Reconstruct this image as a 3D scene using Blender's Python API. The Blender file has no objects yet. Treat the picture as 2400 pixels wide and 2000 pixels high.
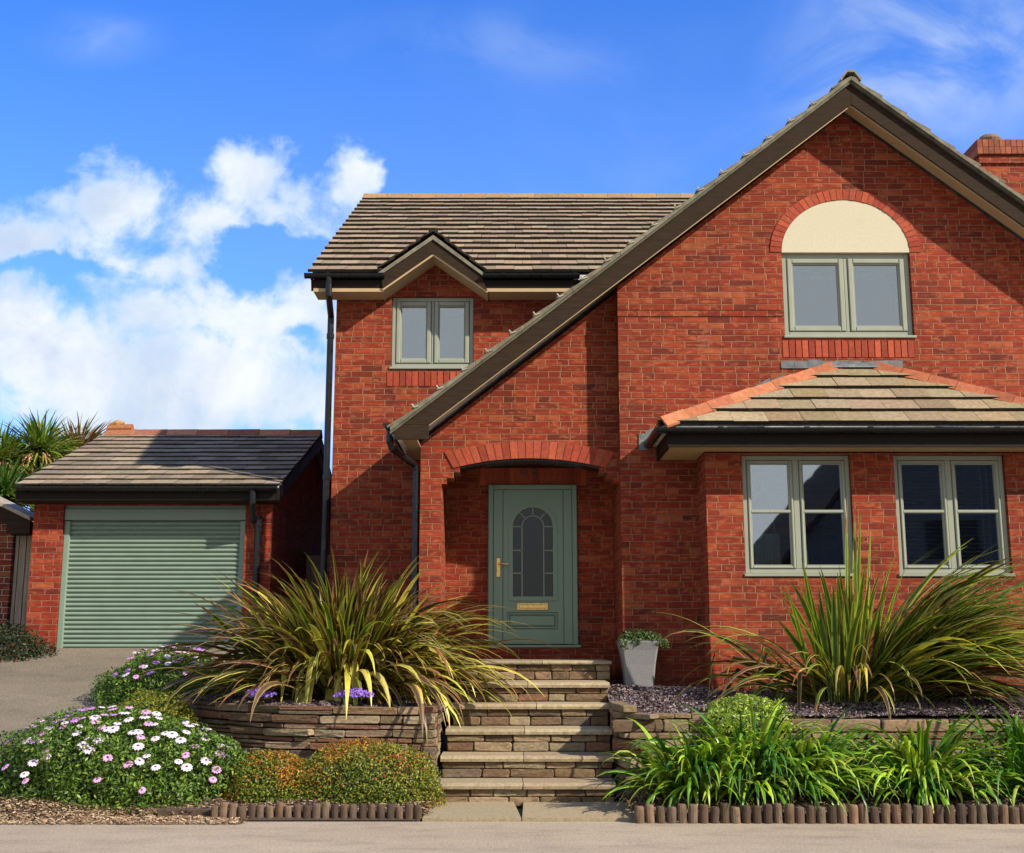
import bpy, math, random
import numpy as np
from mathutils import Vector, Matrix
from mathutils.geometry import tessellate_polygon
from math import sin, cos, tan, pi, radians, atan2, sqrt
rng = random.Random(7)
nr = np.random.default_rng(11)
scene = bpy.context.scene
COL = scene.collection

# ------------------------------------------------------------------ camera
FPX = 2740.0; PITCH = radians(10.34); CAMH = 1.45
cam_d = bpy.data.cameras.new('camera'); cam = bpy.data.objects.new('camera', cam_d); COL.objects.link(cam)
cam_d.sensor_width = 36.0; cam_d.lens = FPX/2400*36; cam_d.clip_end = 3000; cam_d.clip_start = .05
cam.location = (0, 0, CAMH); cam.rotation_euler = (radians(90)+PITCH, 0, 0)
scene.camera = cam

# ------------------------------------------------------------------ sun, sky, exposure
SUN_AZ = radians(55); SUN_EL = radians(34)           # behind the camera to the right
sd = bpy.data.lights.new('sun', 'SUN'); sd.energy = 4.3; sd.angle = radians(1.0); sd.color = (1, .89, .73)
so = bpy.data.objects.new('sun', sd); COL.objects.link(so)
to_sun = Vector((sin(SUN_AZ)*cos(SUN_EL), -cos(SUN_AZ)*cos(SUN_EL), sin(SUN_EL)))
so.rotation_euler = to_sun.to_track_quat('Z', 'Y').to_euler()
so.location = (10, -10, 12)
scene.view_settings.view_transform = 'Standard'; scene.view_settings.look = 'None'
scene.view_settings.exposure = .75; scene.view_settings.gamma = 1.0
scene.render.engine = 'CYCLES'
scene.cycles.use_denoising = True
scene.cycles.max_bounces = 6; scene.cycles.transparent_max_bounces = 12

def P(px, py, Y):
    u = (px-1200)/FPX; v = (1000-py)/FPX
    t = Y/(cos(PITCH)-v*sin(PITCH))
    return Vector((u*t, Y, CAMH+t*(sin(PITCH)+v*cos(PITCH))))
def PX(px, py, Y): return P(px, py, Y).x
def PZ(px, py, Y): return P(px, py, Y).z
def PG(px, py, z):
    u = (px-1200)/FPX; v = (1000-py)/FPX
    dz = sin(PITCH)+v*cos(PITCH); t = (z-CAMH)/dz
    return Vector((u*t, t*(cos(PITCH)-v*sin(PITCH)), z))
def ray(px, py):
    u = (px-1200)/FPX; v = (1000-py)/FPX
    return Vector((u, cos(PITCH)-v*sin(PITCH), sin(PITCH)+v*cos(PITCH))).normalized()

# ------------------------------------------------------------------ node helpers
class NT:
    def __init__(s, tree): s.t = tree; s.n = tree.nodes; s.l = tree.links
    def new(s, typ, **kw):
        n = s.n.new(typ)
        for k, v in kw.items(): setattr(n, k, v)
        return n
    def put(s, sock, val):
        if isinstance(val, bpy.types.NodeSocket): s.l.new(val, sock)
        elif val is not None:
            if isinstance(val, (tuple, list)) and len(val) == 3 and sock.type == 'RGBA': val = (*val, 1)
            sock.default_value = val
    def m(s, op, a, b=None, c=None, clamp=False):
        n = s.new('ShaderNodeMath', operation=op); n.use_clamp = clamp
        for i, v in enumerate((a, b, c)):
            if v is not None: s.put(n.inputs[i], v)
        return n.outputs[0]
    def vm(s, op, a, b=None):
        n = s.new('ShaderNodeVectorMath', operation=op)
        s.put(n.inputs[0], a)
        if b is not None: s.put(n.inputs[1], b)
        return n.outputs['Value'] if op in ('LENGTH', 'DOT_PRODUCT') else n.outputs[0]
    def comb(s, x, y, z=0.0):
        n = s.new('ShaderNodeCombineXYZ')
        for i, v in enumerate((x, y, z)): s.put(n.inputs[i], v)
        return n.outputs[0]
    def sep(s, v):
        n = s.new('ShaderNodeSeparateXYZ'); s.put(n.inputs[0], v); return n.outputs
    def noise(s, vec, scale, detail=4, rough=.5, dist=0.0, out='Fac'):
        n = s.new('ShaderNodeTexNoise')
        s.put(n.inputs['Vector'], vec); s.put(n.inputs['Scale'], scale); s.put(n.inputs['Detail'], detail)
        s.put(n.inputs['Roughness'], rough); s.put(n.inputs['Distortion'], dist)
        return n.outputs[out]
    def white(s, vec, out='Value'):
        n = s.new('ShaderNodeTexWhiteNoise'); s.put(n.inputs['Vector'], vec); return n.outputs[out]
    def ramp(s, fac, stops, interp='LINEAR'):
        n = s.new('ShaderNodeValToRGB'); n.color_ramp.interpolation = interp
        e = n.color_ramp.elements
        while len(e) < len(stops): e.new(.5)
        for i, (p, c) in enumerate(stops):
            e[i].position = p; e[i].color = (*c, 1) if len(c) == 3 else c
        s.put(n.inputs[0], fac); return n.outputs[0]
    def mix(s, fac, a, b, mode='MIX'):
        n = s.new('ShaderNodeMix', data_type='RGBA', blend_type=mode)
        s.put(n.inputs[0], fac); s.put(n.inputs[6], a); s.put(n.inputs[7], b); return n.outputs[2]
    def smooth(s, x, a, b, lo=0.0, hi=1.0):
        n = s.new('ShaderNodeMapRange', interpolation_type='SMOOTHSTEP')
        s.put(n.inputs[0], x); s.put(n.inputs[1], a); s.put(n.inputs[2], b); s.put(n.inputs[3], lo); s.put(n.inputs[4], hi)
        return n.outputs[0]
    def lin(s, x, a, b, lo=0.0, hi=1.0):
        n = s.new('ShaderNodeMapRange')
        s.put(n.inputs[0], x); s.put(n.inputs[1], a); s.put(n.inputs[2], b); s.put(n.inputs[3], lo); s.put(n.inputs[4], hi)
        return n.outputs[0]

def new_mat(name):
    m = bpy.data.materials.new(name); m.use_nodes = True
    t = NT(m.node_tree); b = m.node_tree.nodes['Principled BSDF']
    return m, t, b
def setb(t, b, base=None, rough=None, metal=None, spec=None, bump=None, bstr=.3, bdist=.01):
    if base is not None: t.put(b.inputs['Base Color'], base)
    if rough is not None: t.put(b.inputs['Roughness'], rough)
    if metal is not None: t.put(b.inputs['Metallic'], metal)
    if spec is not None: t.put(b.inputs['Specular IOR Level'], spec)
    if bump is not None:
        n = t.new('ShaderNodeBump'); t.put(n.inputs['Height'], bump)
        n.inputs['Strength'].default_value = bstr; n.inputs['Distance'].default_value = bdist
        t.l.new(n.outputs[0], b.inputs['Normal'])

# ------------------------------------------------------------------ world
world = bpy.data.worlds.new('World'); scene.world = world; world.use_nodes = True
def build_world():
    t = NT(world.node_tree); bg = world.node_tree.nodes['Background']
    sky = t.new('ShaderNodeTexSky', sky_type='NISHITA'); sky.sun_disc = False
    sky.sun_elevation = SUN_EL
    sky.sun_rotation = pi - SUN_AZ       # compass bearing of the sun seen from above
    sky.altitude = 20; sky.air_density = 1.0; sky.dust_density = .25; sky.ozone_density = 3.5
    tc = t.new('ShaderNodeTexCoord'); d = tc.outputs['Generated']
    x, y, z = t.sep(d)
    ay = t.m('MAXIMUM', t.m('ABSOLUTE', y), .05)
    a = t.m('DIVIDE', x, ay); bb = t.m('DIVIDE', z, ay)
    pt = t.comb(a, bb, 0.0)
    base = t.new('ShaderNodeHueSaturation'); base.inputs['Saturation'].default_value = 1.22; base.inputs['Value'].default_value = 1.0
    t.put(base.inputs['Color'], sky.outputs[0])
    blue = t.mix(1.0, base.outputs[0], (.66, 1.08, 1.75), 'MULTIPLY')
    blue = t.mix(t.smooth(bb, .75, .15, 0.0, .16), blue, (4.4, 5.0, 5.9))
    # cumulus bank in the lower left of the view, laid out by direction
    def c(px, py):
        q = P(px, py, 1.0); return (q.x, q.z-CAMH)
    wob = t.noise(pt, 5.0, 5, .6, 0, 'Color')
    wob2 = t.noise(pt, 22.0, 6, .65, 0, 'Color')
    wv = t.vm('ADD', t.vm('MULTIPLY', t.vm('SUBTRACT', wob, (.5, .5, .5)), (.13, .13, 0)), t.vm('MULTIPLY', t.vm('SUBTRACT', wob2, (.5, .5, .5)), (.035, .035, 0)))
    p2 = t.vm('ADD', pt, wv)
    blobs = [(590, 385, 95, 100, 1.0), (815, 440, 50, 85, .9), (260, 480, 150, 95, .95), (480, 520, 130, 90, .75), (110, 590, 190, 120, .9),
             (640, 470, 120, 80, .7), (760, 520, 90, 70, .6), (330, 640, 230, 90, .62), (150, 850, 330, 170, 1.05), (640, 800, 260, 130, 1.0), (700, 700, 130, 75, .85),
             (420, 930, 520, 140, 1.0), (-80, 780, 200, 160, 1.1), (-300, 700, 300, 260, 1.0), (330, 760, 170, 90, .8), (1000, 900, 300, 200, 1.0)]
    acc = None
    for (px, py, rx, ry, w) in blobs:
        cx, cy = c(px, py)
        v = t.vm('DIVIDE', t.vm('SUBTRACT', p2, (cx, cy, 0)), (rx/FPX*1.06, ry/FPX*1.06, 1))
        f = t.m('MULTIPLY', t.m('SUBTRACT', 1.35, t.vm('LENGTH', v)), w)
        acc = f if acc is None else t.new_smax(acc, f)
    for (px, py, rx, ry, w) in ((545, 640, 62, 95, .9), (680, 815, 70, 35, .9), (130, 655, 170, 28, .6), (640, 560, 110, 40, .7), (300, 520, 40, 60, .3)):
        cx, cy = c(px, py)
        v = t.vm('DIVIDE', t.vm('SUBTRACT', p2, (cx, cy, 0)), (rx/FPX, ry/FPX, 1))
        acc = t.m('SUBTRACT', acc, t.m('MULTIPLY', t.m('MAXIMUM', t.m('SUBTRACT', 1.25, t.vm('LENGTH', v)), 0.0), w))
    n1 = t.noise(t.vm('ADD', pt, (3.1, 1.7, .3)), 13, 8, .62, .4)
    n3 = t.noise(t.vm('ADD', pt, (1.1, 5.7, .3)), 42, 5, .6)
    dens = t.m('ADD', acc, t.m('MULTIPLY', t.m('SUBTRACT', n1, .52), 1.9))
    dens = t.m('ADD', dens, t.m('MULTIPLY', t.m('SUBTRACT', n3, .5), .75))
    front = t.smooth(y, 0.0, .3)
    cm = t.m('MULTIPLY', t.smooth(dens, .05, .80), front)
    # thin veils high up
    pv = t.vm('MULTIPLY', pt, (1.0, 1.5, 1))
    n2 = t.noise(t.vm('ADD', pv, (8, 2, 0)), 5.5, 7, .6, .6)
    def veil(px, py, rx, ry, s):
        cx, cy = c(px, py)
        v = t.vm('DIVIDE', t.vm('SUBTRACT', pt, (cx, cy, 0)), (rx/FPX, ry/FPX, 1))
        return t.m('MULTIPLY', t.smooth(t.vm('LENGTH', v), 1.0, .0), s)
    vz = t.m('ADD', t.m('ADD', veil(2180, 130, 560, 360, .85), veil(1250, 100, 700, 150, .22)), t.m('ADD', veil(230, 90, 230, 110, .3), veil(1700, 500, 1400, 700, .10)))
    vm_ = t.m('MULTIPLY', t.m('MULTIPLY', vz, t.smooth(n2, .33, .72)), front)
    # broken grey cloud behind the camera
    n4 = t.noise(t.vm('MULTIPLY', d, (1, 1, 2.2)), 2.6, 7, .6, .3)
    back = t.m('MULTIPLY', t.smooth(n4, .26, .42), t.smooth(y, .25, -.15))
    back = t.m('MULTIPLY', back, t.smooth(z, .95, .6))
    # cloud light and shade
    sh = t.noise(t.vm('ADD', pt, (0.35, .9, 2.3)), 7, 6, .6, .3)
    hi = t.smooth(t.m('ADD', dens, t.m('MULTIPLY', sh, .9)), .55, 1.7)
    ccol = t.mix(t.smooth(sh, .33, .66), (3.4, 4.1, 5.4), (5.7, 6.0, 6.3))
    ccol = t.mix(hi, (3.6, 4.7, 6.1), ccol)
    colr = t.mix(t.m('MINIMUM', vm_, 1.0), blue, (3.9, 4.7, 5.9))
    colr = t.mix(cm, colr, ccol)
    colr = t.mix(back, colr, (4.3, 4.5, 4.8))
    t.put(bg.inputs[0], colr); bg.inputs[1].default_value = .1
def _smax(s, a, b):
    n = s.new('ShaderNodeMath', operation='SMOOTH_MAX'); s.put(n.inputs[0], a); s.put(n.inputs[1], b); n.inputs[2].default_value = .25
    return n.outputs[0]
NT.new_smax = _smax
build_world()

# ------------------------------------------------------------------ materials
def brick_material(name, tone=(1, 1, 1), L=.272, H=.0748, zoff=0.0, mort=(.29, .135, .082), bright=1.0):
    m, t, b = new_mat(name)
    g = t.new('ShaderNodeNewGeometry'); x, y, z = t.sep(g.outputs['Position'])
    u = t.m('ADD', x, y); v = t.m('DIVIDE', t.m('ADD', z, zoff), H)
    wob = t.noise(g.outputs['Position'], 3.0, 2)
    v = t.m('ADD', v, t.m('MULTIPLY', t.m('SUBTRACT', wob, .5), .10))
    row = t.m('FLOOR', v); fv = t.m('FRACT', v)
    rr = t.white(t.comb(row, 3.7))
    uu = t.m('ADD', t.m('ADD', t.m('DIVIDE', u, L), t.m('MULTIPLY', t.m('MODULO', row, 2.0), .5)), t.m('MULTIPLY', t.m('SUBTRACT', rr, .5), .22))
    col = t.m('FLOOR', uu); fu = t.m('FRACT', uu)
    split = t.m('GREATER_THAN', t.white(t.comb(col, row, 9.1)), .80)
    fu2 = t.m('MULTIPLY', fu, 2.0)
    half = t.m('FLOOR', fu2); frh = t.m('FRACT', fu2)
    mixv = lambda f, p, q: t.m('ADD', t.m('MULTIPLY', t.m('SUBTRACT', 1.0, f), p), t.m('MULTIPLY', f, q))
    fe = mixv(split, fu, frh)
    Le = mixv(split, L, L*.5)
    idv = t.comb(col, row, t.m('MULTIPLY', split, t.m('ADD', half, 1.0)))
    du = t.m('MULTIPLY', t.m('MINIMUM', fe, t.m('SUBTRACT', 1.0, fe)), Le)
    dv = t.m('MULTIPLY', t.m('MINIMUM', fv, t.m('SUBTRACT', 1.0, fv)), H)
    d = t.m('MINIMUM', du, dv)
    en = t.noise(g.outputs['Position'], 60, 3)
    d = t.m('ADD', d, t.m('MULTIPLY', t.m('SUBTRACT', en, .5), .005))
    bm = t.smooth(d, .0030, .0066)
    r1 = t.white(idv); r2 = t.white(t.vm('ADD', idv, (5.5, 1.5, 7.7)))
    base = t.ramp(r1, [(0, (.12, .020, .012)), (.06, (.17, .024, .012)), (.2, (.21, .026, .012)), (.5, (.245, .029, .012)), (.82, (.28, .038, .015)), (.95, (.32, .058, .022)), (1, (.35, .09, .036))])
    n_in = t.noise(t.vm('MULTIPLY', g.outputs['Position'], (7, 7, 16)), 1.0, 5, .6)
    n_in = t.noise(t.vm('ADD', t.vm('MULTIPLY', g.outputs['Position'], (8, 8, 24)), t.vm('MULTIPLY', idv, (3.3, 2.1, 4.0))), 1.0, 6, .66)
    base = t.mix(t.smooth(n_in, .51, .64, 0, .62), base, (.44, .125, .052))
    base = t.mix(t.smooth(n_in, .48, .36, 0, .55), base, (.13, .022, .013))
    big = t.noise(g.outputs['Position'], .7, 4)
    base = t.mix(1.0, base, t.ramp(big, [(.3, (.80, .80, .80)), (.7, (1.12, 1.08, 1.05))]), 'MULTIPLY')
    strk = t.noise(t.comb(t.m('MULTIPLY', u, 3.2), t.m('MULTIPLY', z, .32)), 1.0, 6, .7)
    base = t.mix(1.0, base, t.ramp(strk, [(.30, (.74, .74, .74)), (.52, (1.0, 1.0, 1.0)), (.75, (1.12, 1.10, 1.08))]), 'MULTIPLY')
    salt = t.noise(t.vm('ADD', g.outputs['Position'], (4.0, 1.0, 9.0)), 2.3, 7, .72)
    base = t.mix(t.smooth(salt, .60, .80, 0, .55), base, (.42, .20, .145))
    fine = t.noise(g.outputs['Position'], 140, 3)
    base = t.mix(1.0, base, t.ramp(fine, [(.3, (.85, .85, .85)), (.7, (1.15, 1.15, 1.15))]), 'MULTIPLY')
    mcol = t.mix(t.noise(g.outputs['Position'], 4, 4), tuple(c*.6 for c in mort), tuple(c*1.35 for c in mort))
    mcol = t.mix(t.m('MULTIPLY', t.m('LESS_THAN', du, dv), .55), mcol, tuple(min(.8, c*1.45) for c in mort))
    c_ = t.mix(bm, mcol, base)
    damp = t.m('MULTIPLY', t.smooth(z, 2.1, .8), t.smooth(t.noise(g.outputs['Position'], 1.7, 6, .7), .40, .62))
    c_ = t.mix(t.m('MULTIPLY', damp, .35), c_, (.085, .045, .028))
    c_ = t.mix(1.0, c_, tuple(k*bright for k in tone), 'MULTIPLY')
    hgt = t.m('ADD', bm, t.m('MULTIPLY', t.m('ADD', n_in, t.m('MULTIPLY', fine, .6)), .5))
    hgt = t.m('ADD', hgt, t.m('MULTIPLY', r2, .35))
    setb(t, b, c_, .86, spec=.25, bump=hgt, bstr=1.0, bdist=.011)
    return m

def col_material(name, rough=.8, nscale=30, namp=.25, spec=.3, bump=.3, bdist=.004, stretch=(1, 1, 1), transl=0.0, mul=(1, 1, 1), spots=None, metal=0.0):
    """takes its colour from the mesh's own 'Col' attribute (each tile, stone, leaf has its own colour)"""
    m, t, b = new_mat(name)
    at = t.new('ShaderNodeAttribute'); at.attribute_name = 'Col'
    g = t.new('ShaderNodeNewGeometry')
    pos = t.vm('MULTIPLY', g.outputs['Position'], stretch)
    n = t.noise(pos, nscale, 5, .6)
    lo, hi = 1-namp, 1+namp
    c = t.mix(1.0, at.outputs['Color'], t.ramp(n, [(.3, (lo, lo, lo)), (.7, (hi, hi, hi))]), 'MULTIPLY')
    c = t.mix(1.0, c, mul, 'MULTIPLY')
    if spots:
        for (sc, th, colr, amt) in spots:
            s = t.noise(g.outputs['Position'], sc, 5, .65)
            c = t.mix(t.smooth(s, th, th+.12, 0, amt), c, colr)
    setb(t, b, c, rough, metal, spec, bump=n, bstr=bump, bdist=bdist)
    if transl > 0:
        out = [q for q in t.n if q.type == 'OUTPUT_MATERIAL'][0]
        tr = t.new('ShaderNodeBsdfTranslucent'); t.put(tr.inputs[0], t.mix(1.0, c, (1.5, 1.5, .7), 'MULTIPLY'))
        mx = t.new('ShaderNodeMixShader'); mx.inputs[0].default_value = transl
        t.l.new(b.outputs[0], mx.inputs[1]); t.l.new(tr.outputs[0], mx.inputs[2]); t.l.new(mx.outputs[0], out.inputs[0])
    return m

def plain(name, col, rough=.5, nscale=8, namp=.08, spec=.5, bump=0.0, metal=0.0, stretch=(1, 1, 1), dirt=None, coat=0.0):
    m, t, b = new_mat(name)
    g = t.new('ShaderNodeNewGeometry')
    n = t.noise(t.vm('MULTIPLY', g.outputs['Position'], stretch), nscale, 6, .6)
    lo, hi = 1-namp, 1+namp
    c = t.mix(1.0, col, t.ramp(n, [(.3, (lo, lo, lo)), (.7, (hi, hi, hi))]), 'MULTIPLY')
    if dirt:
        s = t.noise(g.outputs['Position'], dirt[0], 6, .65)
        c = t.mix(t.smooth(s, dirt[1], dirt[1]+.2, 0, dirt[3]), c, dirt[2])
    rg = t.lin(n, .3, .7, max(rough-.08, .02), min(rough+.08, 1))
    setb(t, b, c, rg, metal, spec, bump=n if bump else None, bstr=bump, bdist=.004)
    if coat: b.inputs['Coat Weight'].default_value = coat
    return m

M = {}
M['brick'] = brick_material('red_brick', tone=(.94, .99, .95))
M['brick_garage'] = brick_material('garage_brick', tone=(1.0, .92, .95), L=.262, H=.0752, zoff=.013)
M['brick_neighbour'] = brick_material('brown_brick', tone=(.75, .95, 1.0), L=.24, H=.078, mort=(.42, .36, .28))
M['brick_unit'] = col_material('cut_brick', rough=.85, nscale=26, namp=.22, bump=.4, spots=[(9, .62, (.42, .14, .08), .4)])
M['mortar'] = plain('mortar', (.20, .11, .07), .9, 30, .2)
M['tile'] = col_material('concrete_roof_tile', rough=.88, nscale=22, namp=.25, bump=.4, spots=[(5, .60, (.15, .12, .085), .5), (38, .68, (.36, .31, .2), .4), (60, .7, (.07, .06, .045), .4)])
M['terracotta'] = col_material('terracotta_tile', rough=.8, nscale=16, namp=.22, bump=.3, spots=[(11, .60, (.50, .25, .13), .45), (30, .68, (.16, .07, .04), .4)])
M['wood_dark'] = plain('brown_stained_board', (.030, .019, .012), .8, 14, .35, bump=.25, stretch=(.35, 1, 2.5), dirt=(3, .64, (.046, .034, .024), .5), spec=.12)
M['verge'] = col_material('weathered_verge', rough=.85, nscale=9, namp=.35, bump=.3, spots=[(12, .6, (.07, .065, .045), .6)])
M['black_wood'] = plain('black_painted_fascia', (.012, .008, .006), .6, 10, .3, bump=.1, spec=.15)
M['black_plastic'] = plain('black_plastic', (.008, .009, .011), .28, 12, .3, spec=.35)
M['cream'] = plain('cream_painted_soffit', (.42, .31, .17), .7, 6, .06)
M['render'] = plain('cream_render', (.52, .475, .35), .85, 40, .05, bump=.5, dirt=(2.5, .56, (.42, .37, .26), .45))
M['sage'] = plain('sage_green_paint', (.27, .292, .235), .36, 5, .04, spec=.45)
M['sage_door'] = plain('green_door_paint', (.175, .275, .20), .38, 5, .05, spec=.45)
M['sage_shutter'] = plain('green_shutter_paint', (.175, .245, .195), .42, 5, .06, spec=.45, dirt=(4, .56, (.13, .17, .135), .45))
M['brass'] = plain('aged_brass', (.75, .50, .18), .32, 30, .25, metal=1.0)
M['came'] = plain('pale_glazing_bar', (.22, .27, .22), .5, 20, .1)
M['lead'] = plain('lead_flashing', (.11, .125, .135), .55, 12, .3, bump=.4, dirt=(20, .55, (.33, .34, .25), .6))
M['stone'] = col_material('sandstone', rough=.9, nscale=24, namp=.35, bump=.9, bdist=.008, stretch=(1, 1, 2.2), spots=[(7, .6, (.07, .055, .04), .55), (16, .66, (.40, .33, .22), .5), (9, .7, (.10, .12, .05), .5)])
M['slab'] = col_material('stone_slab', rough=.9, nscale=34, namp=.25, bump=.5, spots=[(6, .62, (.20, .18, .13), .5), (70, .66, (.45, .41, .32), .5), (50, .7, (.11, .1, .075), .5)])
M['core'] = plain('dark_earth_joint', (.030, .022, .016), .95, 30, .3)
M['log'] = col_material('treated_log', rough=.88, nscale=20, namp=.4, bump=.7, stretch=(1.6, 1.6, .5), spots=[(14, .6, (.03, .018, .012), .6), (30, .68, (.17, .11, .07), .5)])
M['chips'] = col_material('plum_slate_chip', rough=.75, nscale=60, namp=.25, bump=.2)
M['soil'] = plain('bark_soil', (.055, .036, .025), .95, 45, .55, bump=1.0, dirt=(25, .58, (.16, .10, .065), .7))
M['twig'] = col_material('dry_litter', rough=.9, nscale=40, namp=.3, bump=.2)
M['leaf'] = col_material('leaf', rough=.5, nscale=30, namp=.18, spec=.4, bump=0.1, transl=.25)
M['blade'] = col_material('strap_leaf', rough=.38, nscale=14, namp=.22, spec=.5, bump=.15, transl=.18)
M['petal'] = col_material('petal', rough=.6, nscale=30, namp=.06, bump=.05, transl=.2)
M['stemwood'] = plain('stem', (.10, .07, .04), .9, 20, .3, bump=.5)
M['trunk'] = plain('fibrous_trunk', (.16, .12, .085), .92, 12, .35, bump=1.0, stretch=(1, 1, 4))
M['pot'] = plain('grey_terrazzo', (.19, .19, .195), .75, 90, .3, bump=.2)
M['fence'] = plain('silvered_board', (.26, .22, .17), .85, 10, .4, bump=.5, stretch=(6, 6, .3))
M['curtain'] = plain('net_curtain', (.85, .85, .82), .9, 30, .2)
M['blind'] = plain('slatted_blind', (.55, .45, .34), .7, 30, .15)
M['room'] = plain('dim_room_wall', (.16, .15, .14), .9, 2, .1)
M['pale_wall'] = plain('dull_render_wall', (.06, .052, .045), .9, 3, .08)
M['slate'] = plain('dark_slate', (.022, .018, .016), .8, 8, .3, spec=.1)

def road_material(name, c1, c2, patch):
    m, t, b = new_mat(name)
    g = t.new('ShaderNodeNewGeometry'); p = g.outputs['Position']
    ag = t.noise(p, 95, 4, .75); ag2 = t.noise(p, 240, 2, .7)
    big = t.noise(t.vm('MULTIPLY', p, (.6, 1.4, 1)), 1.1, 5, .6)
    c = t.mix(t.smooth(ag, .38, .62), c1, c2)
    md = t.noise(p, 38, 4, .7)
    c = t.mix(1.0, c, t.ramp(md, [(.35, (.84, .84, .84)), (.65, (1.16, 1.16, 1.16))]), 'MULTIPLY')
    c = t.mix(t.smooth(ag2, .58, .68, 0, .85), c, (.62, .55, .43))
    c = t.mix(t.smooth(ag2, .42, .32, 0, .75), c, (.10, .08, .06))
    c = t.mix(1.0, c, t.ramp(big, [(.3, patch), (.7, (1.1, 1.1, 1.1))]), 'MULTIPLY')
    st = t.noise(t.vm('MULTIPLY', p, (.9, 2.2, 1)), 1.6, 7, .7)
    c = t.mix(1.0, c, t.ramp(st, [(.34, (.80, .79, .78)), (.48, (1, 1, 1)), (.7, (1.07, 1.06, 1.03))]), 'MULTIPLY')
    cr = t.new('ShaderNodeTexVoronoi', feature='DISTANCE_TO_EDGE'); t.put(cr.inputs['Vector'], t.vm('ADD', p, t.vm('MULTIPLY', t.noise(p, 2, 4, .6, 0, 'Color'), (.8, .8, .8)))); cr.inputs['Scale'].default_value = .33
    c = t.mix(t.m('MULTIPLY', t.smooth(cr.outputs['Distance'], .004, .001), .16), c, (.08, .075, .065))
    setb(t, b, c, .88, spec=.25, bump=t.m('ADD', ag, t.m('MULTIPLY', ag2, .6)), bstr=.9, bdist=.008)
    return m
M['road'] = road_material('worn_asphalt', (.30, .245, .175), (.50, .415, .30), (.90, .90, .90))
M['drive'] = road_material('driveway_asphalt', (.135, .114, .082), (.21, .178, .130), (.80, .80, .80))
def ground_material():
    m, t, b = new_mat('field_ground'); g = t.new('ShaderNodeNewGeometry')
    n = t.noise(g.outputs['Position'], 1.5, 8, .65)
    setb(t, b, t.ramp(n, [(.3, (.05, .07, .025)), (.7, (.10, .12, .045))]), .95, bump=n, bstr=.5, bdist=.05); return m
M['ground'] = ground_material()

def glass_material(name, refl, back):
    m, t, b = new_mat(name)
    out = [q for q in t.n if q.type == 'OUTPUT_MATERIAL'][0]
    gl = t.new('ShaderNodeBsdfGlossy'); gl.inputs['Roughness'].default_value = .015
    gl.inputs['Color'].default_value = (.92, .97, 1, 1)
    g = t.new('ShaderNodeNewGeometry')
    n = t.noise(g.outputs['Position'], 1.6, 2)
    bp = t.new('ShaderNodeBump'); t.put(bp.inputs['Height'], n); bp.inputs['Strength'].default_value = .02; bp.inputs['Distance'].default_value = .05
    t.l.new(bp.outputs[0], gl.inputs['Normal'])
    tr = t.new('ShaderNodeBsdfTransparent'); tr.inputs[0].default_value = (*back, 1)
    fr = t.new('ShaderNodeFresnel'); fr.inputs[0].default_value = 1.5
    mx = t.new('ShaderNodeMixShader'); t.put(mx.inputs[0], t.m('ADD', fr.outputs[0], refl, clamp=True))
    t.l.new(tr.outputs[0], mx.inputs[1]); t.l.new(gl.outputs[0], mx.inputs[2]); t.l.new(mx.outputs[0], out.inputs[0])
    return m
M['glass'] = glass_material('coated_window_glass', .24, (.75, .8, .8))
M['glass_low'] = glass_material('bay_window_glass', .30, (.7, .75, .75))
M['glass_door'] = plain('obscured_glass', (.010, .013, .013), .22, 60, .5, bump=.8, spec=.6)

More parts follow.
